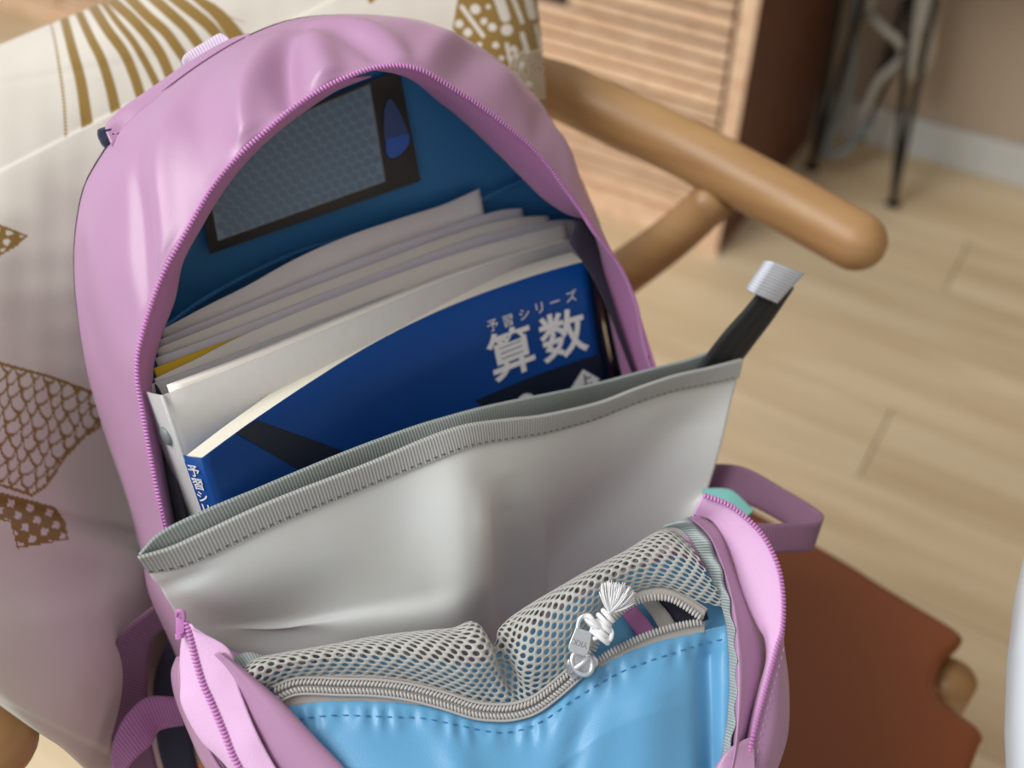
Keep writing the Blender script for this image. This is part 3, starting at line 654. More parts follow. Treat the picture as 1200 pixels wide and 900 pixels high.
# grey divider pouch
pf_top = [(162, 654), (200, 643), (240, 625), (320, 588), (430, 545), (490, 519), (530, 504), (560, 497), (600, 492), (640, 487), (700, 473), (745, 456), (790, 441), (830, 432), (869, 422)]
pf_w = np.interp([x for x, _ in pf_top], [160, 300, 560, 700, 870], [.115, .112, .104, .096, .094])
pb_top = [(164, 650), (188, 626), (240, 600), (300, 575), (340, 558), (400, 533), (450, 514), (490, 500), (520, 491), (560, 480), (600, 471), (650, 461), (700, 450), (760, 434), (800, 424), (845, 411), (868, 418)]
pb_w = np.interp([x for x, _ in pb_top], [160, 300, 560, 700, 870], [.112, .106, .092, .082, .084])
ftop = cat_rom(A([W(x, y, w) for (x, y), w in zip(pf_top, pf_w)]), 120); btop = cat_rom(A([W(x, y, w) for (x, y), w in zip(pb_top, pb_w)]), 120)
fb = cat_rom(A([W(x, y, w) for x, y, w in [(232, 770, .10), (300, 770, .104), (420, 755, .117), (540, 745, .121), (600, 730, .103), (700, 690, .088), (780, 650, .092), (812, 618, .10)]]), 120)
mid1 = cat_rom(A([W(x, y, w) for x, y, w in [(186, 690, .111), (260, 690, .116), (380, 650, .114), (470, 625, .112), (545, 600, .118), (590, 590, .108), (680, 560, .090), (760, 525, .091), (852, 498, .098)]]), 120)
mid2 = cat_rom(A([W(x, y, w) for x, y, w in [(207, 722, .106), (270, 728, .104), (330, 722, .106), (420, 705, .1135), (500, 690, .117), (556, 675, .121), (588, 665, .102), (680, 630, .086), (760, 590, .088), (832, 566, .099)]]), 120)
low = cat_rom(A([L(-.118, .06, .09), L(0, .06, .11), L(.10, .06, .09)]), 120)
gp = loft([ftop, mid1, mid2, fb, low], 220, 90, arc=False)
nn = normals(gp); ss = np.linspace(0, 1, 220)[:, None]; tt = np.linspace(0, 1, 90)[None]
dd = .0009*wob(gp, 55, 5)*np.minimum(1, tt/.1)
px_ = proj(gp)
# crease down the middle, tension folds at the corners
cx = px_[..., 0]-(566+.04*(px_[..., 1]-560)); dd += (.0026*np.exp(-(cx/12)**2)-.004*np.exp(-((cx-26)/20)**2))*np.clip((tt-.16)/.14, 0, 1)
ld = (px_[..., 1]-(690-.35*(px_[..., 0]-190)))
dd += -.0022*np.exp(-(ld/9)**2)*np.exp(-((px_[..., 0]-215)/28)**2)
dd += -.005*np.exp(-((px_[..., 0]-330)/62)**2-((px_[..., 1]-752)/22)**2)
lr = ((px_[..., 0]-850)*.6+(px_[..., 1]-455)*.62)
dd += -.003*np.exp(-(lr/26)**2)*np.clip((px_[..., 1]-440)/60, 0, 1)*(px_[..., 0] > 640)
gp = gp+nn*dd[..., None]
pouch = sheet('divider_pouch', gp, M['grey'], bag, .0008)
bl = [cat_rom(A([L(-.118, .06, .07), L(0, .06, .08), L(.10, .06, .07)]), 120)]
sheet('pouch_back_layer', loft([btop, btop*.7+bl[0]*.3-NB*.014, bl[0]], 120, 16, arc=False), M['grey'], pouch, .0008)
def ribbon(name, c, drop, off, mat):
    c = np.asarray(c); k = len(c)
    lo = c+drop; r0 = c-NB*off*.8+(c-lo)*.01; r1 = c+(c-lo)*.03+NB*.0004; r2 = c+NB*off; r3 = .5*(c+lo)+NB*off*1.1; r4 = lo+NB*off
    back = lo-NB*off
    return sheet(name, loft([back, r0, r1, r2, r3, r4], 200, 26), mat, pouch, 0)
# the ribbons fold over both edges
n_ = 200
al_ = np.concatenate([np.zeros((220, 1)), np.cumsum(np.linalg.norm(np.diff(gp, axis=1), axis=2), axis=1)], 1)
fr_low = cat_rom(A([[np.interp(.0084, al_[i], gp[i, :, k]) for k in range(3)] for i in range(0, 220, 3)]), 120)
ftop = cat_rom(gp[:, 0], 120)
ribbon('front_ribbon', ftop, fr_low-ftop, .0011, M['ribbon'])
ribbon('back_ribbon', btop, (fr_low-ftop)*.95, .0010, M['ribbon2'])
# stitches in the ribbons
def stitches(curve, nrm, pitch, dash, r_, lift):
    c = cat_rom(curve, 300); sl = np.r_[0, np.cumsum(np.linalg.norm(np.diff(c, axis=0), axis=1))]; n = int(sl[-1]/pitch); mb = MB()
    for i in range(n):
        a_, b2 = [A([np.interp(i*pitch+x, sl, c[:, k]) for k in range(3)])+nrm*lift for x in (pitch*.1, pitch*.1+dash)]
        mb.add(*tube([a_, .5*(a_+b2)+nrm*r_*.4, b2], [r_*.6, r_, r_*.6], 5, 5))
    return mb
stitches(ftop+(fr_low-ftop)*.86, NB, .0034, .0016, .00022, .0013).build('ribbon_stitching', M['frame'], pouch, kind='stuff')
# black pull strap with pale tab
stc = [(800, 470, .088), (822, 430, .088), (848, 394, .092), (876, 362, .094), (897, 336, .095), (906, 326, .095)]
ste = [(836, 486, .088), (861, 436, .088), (880, 409, .092), (905, 376, .094), (924, 348, .095), (931, 337, .095)]
a_ = [W(*q) for q in stc]; b2 = [W(*q) for q in ste]
strap = sheet('pull_strap', loft([a_, [.5*(x+y)+NB*.0012 for x, y in zip(a_, b2)], b2], 40, 10), M['black'], bag, .0022)
a_ = [W(881, 343, .0975), W(893, 324, .0982), W(905, 306, .0975)]; b2 = [W(911, 356, .0975), W(926, 339, .0982), W(943, 321, .0975)]
sheet('end_tab', loft([a_, [.5*(x+y)+NB*.0012 for x, y in zip(a_, b2)], b2], 20, 10), M['tab'], strap, .006)

# ------------------------------------------------------------------ front flap folded open towards us
f0, f1, f2 = P(215, 730, .372), P(820, 590, .405), P(600, 900, .372)
FN = np.cross(f1-f0, f2-f0); FN /= np.linalg.norm(FN)
if FN@(CAM-f0) < 0: FN = -FN
def FP(x, y, h=0.): return hit(x, y, FN, f0+FN*h)
def FL(pts, h=0.): 
    hs = np.broadcast_to(h, len(pts)); return [FP(x, y, k) for (x, y), k in zip(pts, hs)]
flap = sheet('front_flap', loft([FL([(226, 745), (300, 770), (420, 775), (560, 768), (700, 690), (790, 640), (822, 605)], -.02), FL([(232, 830), (320, 880), (460, 900), (600, 880), (760, 840), (860, 760), (905, 690)], -.022),
                                 FL([(270, 930), (380, 980), (480, 1000), (600, 1000), (740, 980), (850, 920), (912, 850)], -.022), FL([(330, 1040), (420, 1070), (510, 1085), (600, 1085), (700, 1080), (800, 1050), (880, 980)], -.018)], 60, 40), M['pink'], bag, .001)
tT = cat_rom(A([(316, 806, 0), (350, 795, 0), (400, 792, 0), (440, 793, 0), (480, 798, 0), (520, 809, 0), (560, 822, 0), (590, 826, 0), (612, 821, 0), (640, 809, 0), (668, 783, 0), (688, 755, 0), (705, 730, 0), (722, 711, 0), (739, 698, 0), (759, 691, 0), (783, 691, 0), (806, 701, 0), (828, 715, 0)]), 160)[:, :2]
chU = cat_rom(A([(694, 763, 0), (704, 744, 0), (720, 724, 0), (738, 709, 0), (759, 701, 0), (783, 701, 0), (803, 711, 0), (824, 726, 0)]), 80)[:, :2]
chain_px = [(322, 814), (350, 804), (400, 805), (440, 806), (480, 811), (520, 821), (555, 832), (580, 835), (602, 834), (625, 827), (648, 811), (672, 790), (683, 779)]
chL_px = [(686, 779), (700, 774), (722, 761), (759, 744), (796, 733), (826, 728)]
blue_top = [(300, 850), (324, 832), (360, 824), (400, 821), (440, 822), (480, 824), (520, 831), (556, 841), (585, 845), (605, 843), (628, 835), (650, 821), (674, 801), (698, 783), (737, 764), (771, 752), (826, 739), (852, 732), (866, 728)]
# blue panel
bt = A([(x, y, 0) for x, y in blue_top]); nB = 200
bt = cat_rom(bt, nB)[:, :2]; bot = np.stack([np.interp(np.linspace(0, 1, nB), [0, .5, 1], [430, 600, 868]), np.interp(np.linspace(0, 1, nB), [0, .5, 1], [1040, 1065, 1010])], 1)
NVB = 90; tv = (np.linspace(0, 1, NVB)**1.4)[None, :, None]
px2 = bt[:, None]*(1-tv)+bot[:, None]*tv
hh_ = np.zeros(px2.shape[:2]); X2, Y2 = px2[..., 0], px2[..., 1]; dy = (Y2-bt[:, 1][:, None])
hh_ += .009*np.sin(np.clip((X2-330)/(858-330), 0, 1)*pi)*np.clip(dy/80, 0, 1)+.001
hh_ += +.0005*np.sin(X2*.23+1.5*np.sin(X2*.07))*np.exp(-((dy-20)/14)**2)+.00025*np.sin(X2*.37+1)*np.exp(-((dy-14)/9)**2)
hh_ += -.006*np.exp(-((X2-(828+.02*dy))/13)**2)*np.clip(dy/30, 0, 1)+.004*np.exp(-((X2-(770-.1*dy))/38)**2)*np.clip(dy/60, 0, 1)
hh_ += -.003*np.exp(-((X2-(700-.35*dy))/22)**2)*np.clip(dy/60, 0, 1)+.0022*np.exp(-((X2-(520+.3*dy))/26)**2)*np.clip(dy/60, 0, 1)
hh_ += .0014*wob(np.stack([X2, Y2, 0*X2], -1), .03, 6)*np.clip(dy/30, 0, 1)
GB = np.stack([np.stack([FP(X2[i, j], Y2[i, j], hh_[i, j]) for j in range(NVB)]) for i in range(nB)])
pocket = sheet('blue_pocket', GB, M['blue'], flap, .0006)
st_px = [(322, 850), (355, 842), (394, 838), (446, 839.5), (490, 841), (520, 846), (552, 853), (580, 858), (602, 857), (625, 850), (648, 837), (673, 819), (722, 790), (759, 775), (796, 763), (832, 752), (856, 748)]
# stitch line lies on the panel surface
def on_panel(x, y, lift=.0003):
    q = np.abs(X2-x)+np.abs(Y2-y); i, j = np.unravel_index(np.argmin(q), q.shape); return FP(x, y, hh_[i, j]+lift)
stitches(A([on_panel(x, y) for x, y in cat_rom(A([(a, c, 0) for a, c in st_px]), 120)[:, :2]]), FN, .0042, .0021, .00026, .0002).build('pocket_stitching', M['lining'], flap, kind='stuff')
# lining behind the mesh
lm = [FL([(285, 800), (350, 780), (450, 768), (565, 774), (660, 712), (780, 655), (836, 672)], -.012), FL([(300, 815), (360, 800), (450, 795), (570, 800), (690, 742), (800, 700), (846, 705)], -.008), FL([(320, 840), (380, 830), (470, 835), (580, 850), (700, 795), (800, 745), (856, 735)], -.004)]
GL = loft(lm, 80, 24); GL = GL+FN*(.002*wob(GL, 90, 2))[..., None]; sheet('pocket_lining', GL, M['blue'], flap, 0)
sheet('inner_strip', loft([FL([(722, 712), (736, 730), (752, 752)], -.0035), FL([(740, 704), (756, 722), (772, 744)], -.0035)], 20, 6), M['pinkin'], flap, .0006)
sheet('inner_strip', loft([FL([(748, 702), (764, 722), (776, 742)], -.003), FL([(766, 700), (782, 716), (794, 734)], -.003)], 20, 6), M['gtape'], flap, .0008)
sheet('inner_strip', loft([FL([(764, 696), (784, 718), (798, 738)], -.005), FL([(800, 696), (824, 712), (832, 730)], -.005)], 20, 6), M['darkin'], flap, .0004)
# zipper tapes and coils
chp = cat_rom(A([(x, y, 0) for x, y in chain_px]), 120)[:, :2]; chl = cat_rom(A([(x, y, 0) for x, y in chL_px]), 60)[:, :2]
btl = cat_rom(A([(x, y, 0) for x, y in blue_top[1:14]]), 120)[:, :2]
upt = cat_rom(A([(x, y, 0) for x, y in [(318, 804), (350, 793), (400, 791), (440, 792), (480, 797), (520, 808), (555, 820), (582, 824), (605, 821), (628, 812), (652, 795), (672, 776), (684, 762)]]), 120)[:, :2]
sheet('zipper_tape', loft([FL(upt, .0008), FL(chp, .0022)], 160, 6), M['gtape'], flap, .0006)
sheet('zipper_tape', loft([FL(chp, .0022), FL(btl+A([0, 3]), .0008)], 160, 6), M['gtape'], flap, .0006)
sheet('zipper_tape', loft([FL(chl, .0018), FL(cat_rom(A([(x, y+3, 0) for x, y in blue_top[13:17]]), 60)[:, :2], .0008)], 100, 6), M['gtape'], flap, .0006)
tu = tT[(tT[:, 0] > 684)]; tu = cat_rom(np.c_[tu, tu[:, 0]*0], 80)[:, :2]
sheet('zipper_tape', loft([FL(tu, .0035), FL(chU, .0045)], 100, 6), M['gtape'], flap, .0006)
cc_ = A(FL(chp, .003)); 
perp = np.cross(np.gradient(cc_, axis=0), FN); perp /= np.linalg.norm(perp, axis=1)[:, None]
for sg in (1, -1):
    teeth(cc_+perp*.00135*sg, FN, .00135, .0012, .0006, 0, .55*sg).build('zipper_coil', M['gcoil'], flap, kind='stuff')
    v, f = tube(cc_+perp*.0028*sg-FN*.0003, .0006, 6, 200); mk('zipper_cord', v, f, M['gcoil'], flap)
teeth(A(FL(chl, .0026)), FN, .00135, .0014, .0006).build('zipper_coil', M['gcoil'], flap, kind='stuff')
teeth(A(FL(chU, .0052)), FN, .00135, .0014, .0006).build('zipper_coil', M['gcoil'], flap, kind='stuff')
# mesh pocket: a knit net with real holes
mtop = [(282, 782), (300, 772), (340, 763), (400, 752), (460, 744), (520, 739), (550, 741), (566, 749), (578, 744), (600, 723), (640, 696), (680, 673), (730, 648), (780, 622), (812, 640)]
mbot = cat_rom(A([(300, 818, 0)]+[(x, y, 0) for x, y in tT[::8]]+[(860, 716, 0)]), 15)[:, :2]
def hm(x, a0, x0, s_): return a0*math.exp(-((x-x0)/s_)**2)
r_bot = FL(mbot, .0014)
mt = A(mtop, float); mm1 = mbot*.6+mt*.4; mm2 = mbot*.22+mt*.78
hx = lambda x, k: k*(.009+.006*math.exp(-((x-520)/60)**2)-.010*math.exp(-((x-588)/18)**2)+.004*math.exp(-((x-690)/60)**2))
r1 = [FP(x, y, hx(x, .8)) for x, y in mm1]; r2_ = [FP(x, y, hx(x, .9)) for x, y in mm2]
r3 = [FP(x, y, hx(x, .3)-.004) for x, y in mt]; r4 = [FP(x, y+7, -.016) for x, y in mt]; r5 = [FP(x, y+26, -.021) for x, y in mt]
GM = loft([r_bot, r1, r2_, r3, r4, r5], 240, 120)
for _ in range(1):
    nn = normals(GM); pxm = proj(GM); c_ = pxm[..., 0]-(570+.5*(pxm[..., 1]-750))
    GM = GM+nn*((.004*np.exp(-((c_+14)/12)**2)-.0045*np.exp(-((c_-6)/8)**2)+.0008*wob(GM, 110, 3))*np.sin(pi*np.linspace(0, 1, 120)**.8)[None])[..., None]
# physical coordinates on the net
lu = np.r_[0, np.cumsum(np.linalg.norm(np.diff(GM[:, 30], axis=0), axis=1))]
lv = np.concatenate([np.zeros((240, 1)), np.cumsum(np.linalg.norm(np.diff(GM, axis=1), axis=2), axis=1)], 1)
def ev(x, y):
    a = np.interp(x, lu, np.arange(240.)); i = int(min(a, 238)); fa = a-i
    def col(i_): 
        b_ = np.interp(y, lv[i_], np.arange(120.)); j = int(min(b_, 118)); return GM[i_, j]*(1-(b_-j))+GM[i_, j+1]*(b_-j)
    return col(i)*(1-fa)+col(i+1)*fa
PX, PY = .0040, .0023
mb = MB(); nx = int(lu[-1]/PX)
for j in range(0, 40):
    for i in range(nx):
        cx_, cy_ = (i+.5+.5*(j % 2))*PX, (j+.75)*PY*1.0
        if cx_+PX*.5 > lu[-1] or cy_ > np.interp(cx_, lu, lv[:, -1])-.002: continue
        oc = [(.5, 0), (.5, .333), (.25, .5), (0, .667), (-.25, .5), (-.5, .333), (-.5, 0), (-.5, -.333), (-.25, -.5), (0, -.667), (.25, -.5), (.5, -.333)]
        outer = [ev(cx_+a*PX, cy_+b_*PY*1.5 if False else cy_+b_*PY*2*.5*1.0) for a, b_ in oc]
        inr = []
        for a, b_ in oc:
            th = atan2(b_*PY, a*PX); inr.append(ev(cx_+.00118*cos(th), cy_+.00102*sin(th)))
        mb.add(outer+inr, [[k, (k+1) % 12, 12+(k+1) % 12, 12+k] for k in range(12)])
net = mb.build('mesh_pocket', M['mesh'], flap); net['kind'] = 'stuff'
sm = net.modifiers.new('w', 'WELD'); sm.merge_threshold = .00012
sm = net.modifiers.new('s', 'SOLIDIFY'); sm.thickness = .0005; sm.offset = 0
# hem where the net meets the tape
v, f = tube([q+FN*.0006 for q in FL(tT[:, :], .001)], .0007, 6, 200); mk('mesh_hem', v, f, M['gtape'], flap)
# grey binding at the right and left
pi0 = [(776, 618), (800, 622), (822, 655), (838, 690), (850, 730), (854, 780), (853, 830), (846, 880), (835, 930)]; pi1 = [(806, 606), (824, 618), (842, 650), (853, 690), (860, 735), (863, 785), (862, 835), (856, 885), (846, 935)]
g_ = loft([FL(pi0, .002), [.5*(a+b_)+FN*.004 for a, b_ in zip(FL(pi0, .003), FL(pi1, .003))], FL(pi1, .002)], 140, 12)
g_ = g_+FN*(.0016*np.sin(np.linspace(0, 60, 140))[:, None]*np.sin(np.linspace(0, pi, 12))[None])[..., None]*1.0
sheet('binding', g_, M['piping'], flap, .0008)
sheet('binding', loft([FL([(268, 772), (290, 764), (318, 770)], [-.004, -.002, -.006]), FL([(280, 786), (300, 780), (322, 778)], [.001, .002, -.002])], 20, 6), M['piping'], flap, .001)
# left edge: zipper tape with coil, rolled lilac cloth
tl = [(217, 726), (212, 762), (213, 800), (215, 826), (236, 866), (264, 896), (300, 945), (345, 1000)]; tc = [(219, 728), (226, 762), (237, 800), (246, 820), (262, 858), (278, 896), (312, 945), (356, 1000)]; tr = [(226, 738), (268, 761), (278, 800), (284, 818), (298, 852), (321, 897), (352, 945), (392, 1000)]
edge = sheet('flap_edge', loft([FL([(206, 770), (200, 790), (206, 822), (222, 862), (240, 900), (280, 960), (330, 1010)], -.016), FL([(212, 768), (210, 790), (216, 824), (236, 864), (256, 900), (296, 955), (345, 1008)], -.008)], 60, 6), M['pink'], flap, .0012)
sheet('zipper_tape', loft([FL(tl, -.004), FL(tl, -.001), FL(tc, .0045)], 120, 12), M['tape'], flap, .0008)
gt = loft([FL(tc, .0045), [.5*(a+b_) for a, b_ in zip(FL(tc, .006), FL(tr, .006))], FL(tr, .0065)], 120, 14); gt = gt+FN*(.0008*wob(gt, 200, 4)*np.linspace(0, 1, 14)[None])[..., None]
sheet('zipper_tape', gt, M['tape'], flap, .0008)
teeth(A(FL(tc, .0052)), FN, .0014, .0012, .00065, 0).build('zipper_teeth', M['coil'], flap, kind='stuff')
cr_ = [(262, 764), (276, 776), (302, 798), (335, 828), (370, 866), (404, 902), (440, 945), (480, 1000)]; cl_ = [(244, 768), (262, 790), (276, 818), (288, 846), (308, 884), (332, 918), (360, 955), (396, 1000)]
cm = [((a[0]+b_[0])/2+4, (a[1]+b_[1])/2) for a, b_ in zip(cr_, cl_)]
g_ = loft([FL(cl_, .001), FL(cm, .0105), FL(cr_, [.006, .0085, .009, .009, .009, .009, .009, .009]), FL([(x+1, y+3) for x, y in cr_], .0)], 120, 24); g_ = g_+FN*(.0010*wob(g_, 70, 7))[..., None]
sheet('edge_cloth', g_, M['pink'], flap, .0008)
# zipper stop and slider at the left end of the opening
mb = MB().box(P(212, 733, .368), Rv*.0015, Uv*.0032, Fv*.001); mb.tube([P(207, 722, .366), P(209, 716, .365), P(215, 718, .365), P(216, 726, .366)], .0008, 8, 20); mb.tube([P(210, 742, .366), P(211, 748, .366)], .0016, 8, 6)
mb.build('zipper_slider', M['coil'], bag, bevel=.0006)
# right edge: zipper tape and coil round the corner, inner cloth, outer cloth
rc_ = [(824, 580), (853, 591), (878, 610), (897, 632), (912, 664), (918, 700), (917, 736), (911, 757), (904, 783), (895, 816), (885, 853), (877, 892), (866, 940), (850, 990)]
ri_ = [(812, 604), (834, 611), (850, 634), (860, 660), (868, 688), (877, 712), (888, 735), (896, 750), (897, 775), (888, 808), (878, 846), (870, 886), (858, 935), (842, 985)]
sheet('zipper_tape', loft([FL(rc_, .006), [.5*(a+b_)-FN*.001 for a, b_ in zip(FL(rc_, .005), FL(ri_, .002))], FL(ri_, -.002)], 160, 16), M['tape'], flap, .0008)
teeth(A(FL(rc_, .0068)), FN+Rv*.4, .0014, .0012, .00065, 0).build('zipper_teeth', M['coil'], flap, kind='stuff')
ci0 = [(806, 607), (828, 628), (844, 662), (853, 700), (857, 745), (858, 806), (857, 876), (848, 930), (836, 985)]; ci1 = [(820, 604), (846, 624), (862, 662), (878, 704), (892, 742), (898, 780), (880, 850), (866, 905), (850, 960)]
g_ = loft([FL(ci0, .001), FL([(a[0]*.8+b_[0]*.2, a[1]*.8+b_[1]*.2) for a, b_ in zip(ci0, ci1)], .0085), FL([(a[0]*.45+b_[0]*.55, a[1]*.45+b_[1]*.55) for a, b_ in zip(ci0, ci1)], .004), FL(ci1, -.006)], 140, 24); g_ = g_+FN*(.0011*wob(g_, 70, 8))[..., None]
sheet('edge_cloth', g_, M['pink'], flap, .0008)
co = [(918, 742), (920, 762), (925, 806), (924, 858), (912, 900), (892, 950), (868, 1000)]; ci_ = [(917, 740), (909, 762), (896, 812), (884, 856), (875, 896), (862, 948), (846, 996)]
sheet('outer_cloth', loft([FL(ci_, .005), [.5*(a+b_)+FN*.002 for a, b_ in zip(FL(ci_, .004), FL(co, -.002))], FL(co, -.006)], 100, 12), M['pink'], flap, .001)
stitches(A(FL([(x+8, y+1) for x, y in rc_[7:]], .0058)), FN, .0032, .0017, .00025, .0002).build('edge_stitching', M['pinkin'], flap, kind='stuff')
lower_fold = [(834, 905), (850, 882), (866, 870), (884, 862)]
sheet('edge_cloth', loft([FL(lower_fold, [.006, .008, .008, .006]), FL([(x+2, y+60) for x, y in lower_fold], .009)], 30, 10), M['pink'], flap, .0008)
# slider, pull tab and cord
sl = FP(681, 777, .007)
ex = FP(672, 765, 0)-FP(684, 733, 0); LT = np.linalg.norm(ex); ex /= LT; ey = np.cross(FN, ex)
def fl_local(o3, a, b_, c_): return o3+ex*a+ey*b_+FN*c_
# slider body
ch_d = FP(700, 769, 0)-FP(664, 797, 0); ch_d /= np.linalg.norm(ch_d); chs = np.cross(FN, ch_d)
sld = MB()
vv = []; prof = [(-.0055, .0026), (-.003, .0036), (.002, .0044), (.005, .0048), (.006, .003)]
for k in (0, 1):
    zz = .0012 if k == 0 else .0034
    for a, w_ in prof: vv += [sl+ch_d*a+chs*w_+FN*(zz-.005), sl+ch_d*a-chs*w_+FN*(zz-.005)]
npf = len(prof); fcs = []
for k in (0, 1):
    for i in range(npf-1):
        b0 = k*2*npf+2*i; fcs.append([b0, b0+2, b0+3, b0+1] if k else [b0, b0+1, b0+3, b0+2])
for i in range(npf-1):
    for sd in (0, 1): a = 2*i+sd; fcs.append([a, a+2, a+2+2*npf, a+2*npf])
fcs += [[0, 1, 1+2*npf, 2*npf], [2*npf-2, 2*npf-1, 4*npf-1, 4*npf-2]]
sld.add(vv, fcs)
sld.tube([sl+ch_d*-.005+FN*-.0015, sl+ch_d*-.003+FN*.0022, sl+ch_d*.002+FN*.003, sl+ch_d*.005-FN*.0015], .0011, 8, 24)
slo = sld.build('pocket_slider', M['metal'], flap, bevel=.0006)
# ring at the foot of the pull tab
rg = [sl+FN*.002+(ch_d*cos(a)*.0034+chs*sin(a)*.0044) for a in np.linspace(0, 2*pi, 33)]
v, f = tube(rg, .0010, 8, 64); mk('pull_ring', v, f, M['metal'], flap)
# tab plate with an eye at the top
pt0 = FP(688.5, 724, .012); pt1 = FP(676, 766, .010); tx = pt1-pt0; TL = np.linalg.norm(tx); tx /= TL; ty = np.cross(FN, tx); ty /= np.linalg.norm(ty); tn = np.cross(tx, ty); tn = tn if tn@FN > 0 else -tn
def tp_(a, b_, c_=0): return pt0+tx*a+ty*b_+tn*c_
outl = [(-.0005, -.0022), (.0, -.0028), (.003, -.0032), (TL-.003, -.0038), (TL-.001, -.0036), (TL, -.0028), (TL, .0028), (TL-.001, .0036), (TL-.003, .0038), (.003, .0032), (0, .0028), (-.0005, .0022)]
mb = MB(); oo = [(.0045, -.0031)]+[q for q in outl if q[0] > .0045 and q[1] < 0]+[q for q in outl if q[0] > .0045 and q[1] > 0]+[(.0045, .0031)]
n_ = len(oo); vv = [tp_(a, b_, -.0005) for a, b_ in oo]+[tp_(a, b_, .0005) for a, b_ in oo]
mb.add(vv, [list(range(n_))[::-1], list(range(n_, 2*n_))]+[[i, (i+1) % n_, n_+(i+1) % n_, n_+i] for i in range(n_)])
mb.tube([tp_(.0048, -.0026), tp_(.001, -.0026), tp_(-.0012, 0), tp_(.001, .0026), tp_(.0048, .0026)], .00085, 8, 40)
tabo = mb.build('pull_tab', M['metal'], flap, bevel=.0002, smooth=False)

# ------------------------------------------------------------------ lettering
def text_verts(body, size, bold=0., res=3):
    cu = bpy.data.curves.new('lettering', 'FONT'); cu.body = body; cu.size = size; cu.offset = bold; cu.resolution_u = res; cu.align_x = 'CENTER'; cu.align_y = 'CENTER'
    ob_ = bpy.data.objects.new('lettering', cu); COL.objects.link(ob_); dg = bpy.context.evaluated_depsgraph_get(); me = ob_.evaluated_get(dg).to_mesh()
    v = A([tuple(x.co) for x in me.vertices]).reshape(-1, 3); f = [list(p_.vertices) for p_ in me.polygons]
    ob_.evaluated_get(dg).to_mesh_clear(); bpy.data.objects.remove(ob_); bpy.data.curves.remove(cu)
    return v, f
v, f = text_verts('YKK', .0030, .00006)
M['etch'] = plain('etched letters', (.34, .35, .36), .5, .6)
mk('pull_lettering', [tp_(.0098+y, x, .00062) for x, y, _ in v*A([-1, -1, 1])] if False else [tp_(.0095-y*-1, -x, .00062) for x, y, _ in v], f, M['etch'], flap, smooth=False)
# knotted white cord with a frayed tassel
k0 = FP(708, 733, .012); cdir = FP(716, 712, .014)-k0; cdir /= np.linalg.norm(cdir); cs = np.cross(FN, cdir)
mb = MB()
for q in range(5):
    c_ = k0+cdir*(-.0045+.0021*q)+cs*(.0008*(q % 2)); ra = .0036-.0003*q
    mb.tube([c_+(cs*cos(a)+FN*sin(a)*.9)*ra+cdir*(.0012*cos(a+.4)) for a in np.linspace(0, 2*pi, 25)], .00095, 8, 48)
eye = tp_(.0005, 0)
mb.tube([k0-cdir*.002+FN*.002, FP(697, 729, .016), FP(690, 722, .016), eye-FN*.002, FP(694, 734, .009), FP(701, 738, .009), k0-cdir*.004], .0009, 8, 60)
mb.tube([k0-cdir*.003+FN*.001, FP(699, 734, .015), FP(691, 729, .0145), eye-FN*.001, FP(698, 738, .010), k0-cdir*.005], .0009, 8, 60)
mb.tube([k0-cdir*.006+cs*.002, FP(706, 745, .012), FP(714, 750, .012), FP(717, 742, .013), k0+cs*-.002], .0009, 8, 40)
crd = mb.build('pull_cord', M['cord'], flap)
mb = MB(); tip = FP(722, 694, .017)
for i in range(190):
    a = rng.uniform(-1, 1); c_ = rng.uniform(-1, 1); s0 = k0+cdir*.004+cs*a*.0016+FN*c_*.0012
    tgt = FP(724+a*21+rng.normal()*1.5, 689+9*a**2*1.0+a*5+rng.uniform(-9, 6), .016+.004*c_)
    m_ = .5*(s0+tgt)+cs*a*-.0012+FN*.0016
    mb.tube([s0, m_, tgt], [.0004, .0003, .0002], 4, 7)
mb.build('tassel', M['cord'], flap, kind='stuff')

# ------------------------------------------------------------------ side webbing
# right compression strap loop
lt = [P(800, 548, .50), P(832, 544, .497), P(872, 548, .492), P(920, 574, .484), P(950, 592, .478), P(962, 603, .473), P(955, 611, .467), P(925, 613, .462), P(888, 613, .458), P(850, 612, .458)]
lo_ = [P(800, 586, .50), P(832, 584, .497), P(872, 590, .492), P(916, 612, .484), P(942, 631, .478), P(950, 641, .473), P(945, 645, .467), P(920, 647, .462), P(886, 650, .458), P(850, 650, .458)]
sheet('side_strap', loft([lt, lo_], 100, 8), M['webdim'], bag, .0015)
sheet('side_tag', loft([[P(822, 572, .468), P(848, 572, .466), P(862, 577, .464), P(884, 598, .460)], [P(826, 588, .464), P(850, 592, .460), P(862, 600, .458), P(874, 606, .457)]], 40, 8), M['teal'], bag, .003)
# left shoulder-strap webbing
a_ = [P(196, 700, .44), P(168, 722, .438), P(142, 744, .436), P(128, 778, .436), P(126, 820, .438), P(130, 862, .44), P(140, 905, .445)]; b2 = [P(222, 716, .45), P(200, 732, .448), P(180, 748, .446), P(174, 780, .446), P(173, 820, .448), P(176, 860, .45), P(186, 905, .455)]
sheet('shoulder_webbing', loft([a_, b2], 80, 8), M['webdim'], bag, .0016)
a_ = [P(206, 818, .44), P(174, 818, .432), P(150, 838, .424), P(137, 862, .42), P(131, 884, .42), P(134, 915, .425)]; b2 = [P(216, 850, .444), P(188, 856, .436), P(178, 872, .43), P(162, 886, .426), P(150, 902, .426), P(146, 930, .43)]
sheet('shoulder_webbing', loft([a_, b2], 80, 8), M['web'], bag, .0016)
sheet('strap_wing', loft([[P(200, 740, .462), P(180, 800, .466), P(184, 870, .47), P(200, 930, .47)], [P(235, 800, .47), P(225, 840, .47), P(225, 880, .47), P(236, 930, .47)]], 30, 8), M['darkin'], bag, .004)

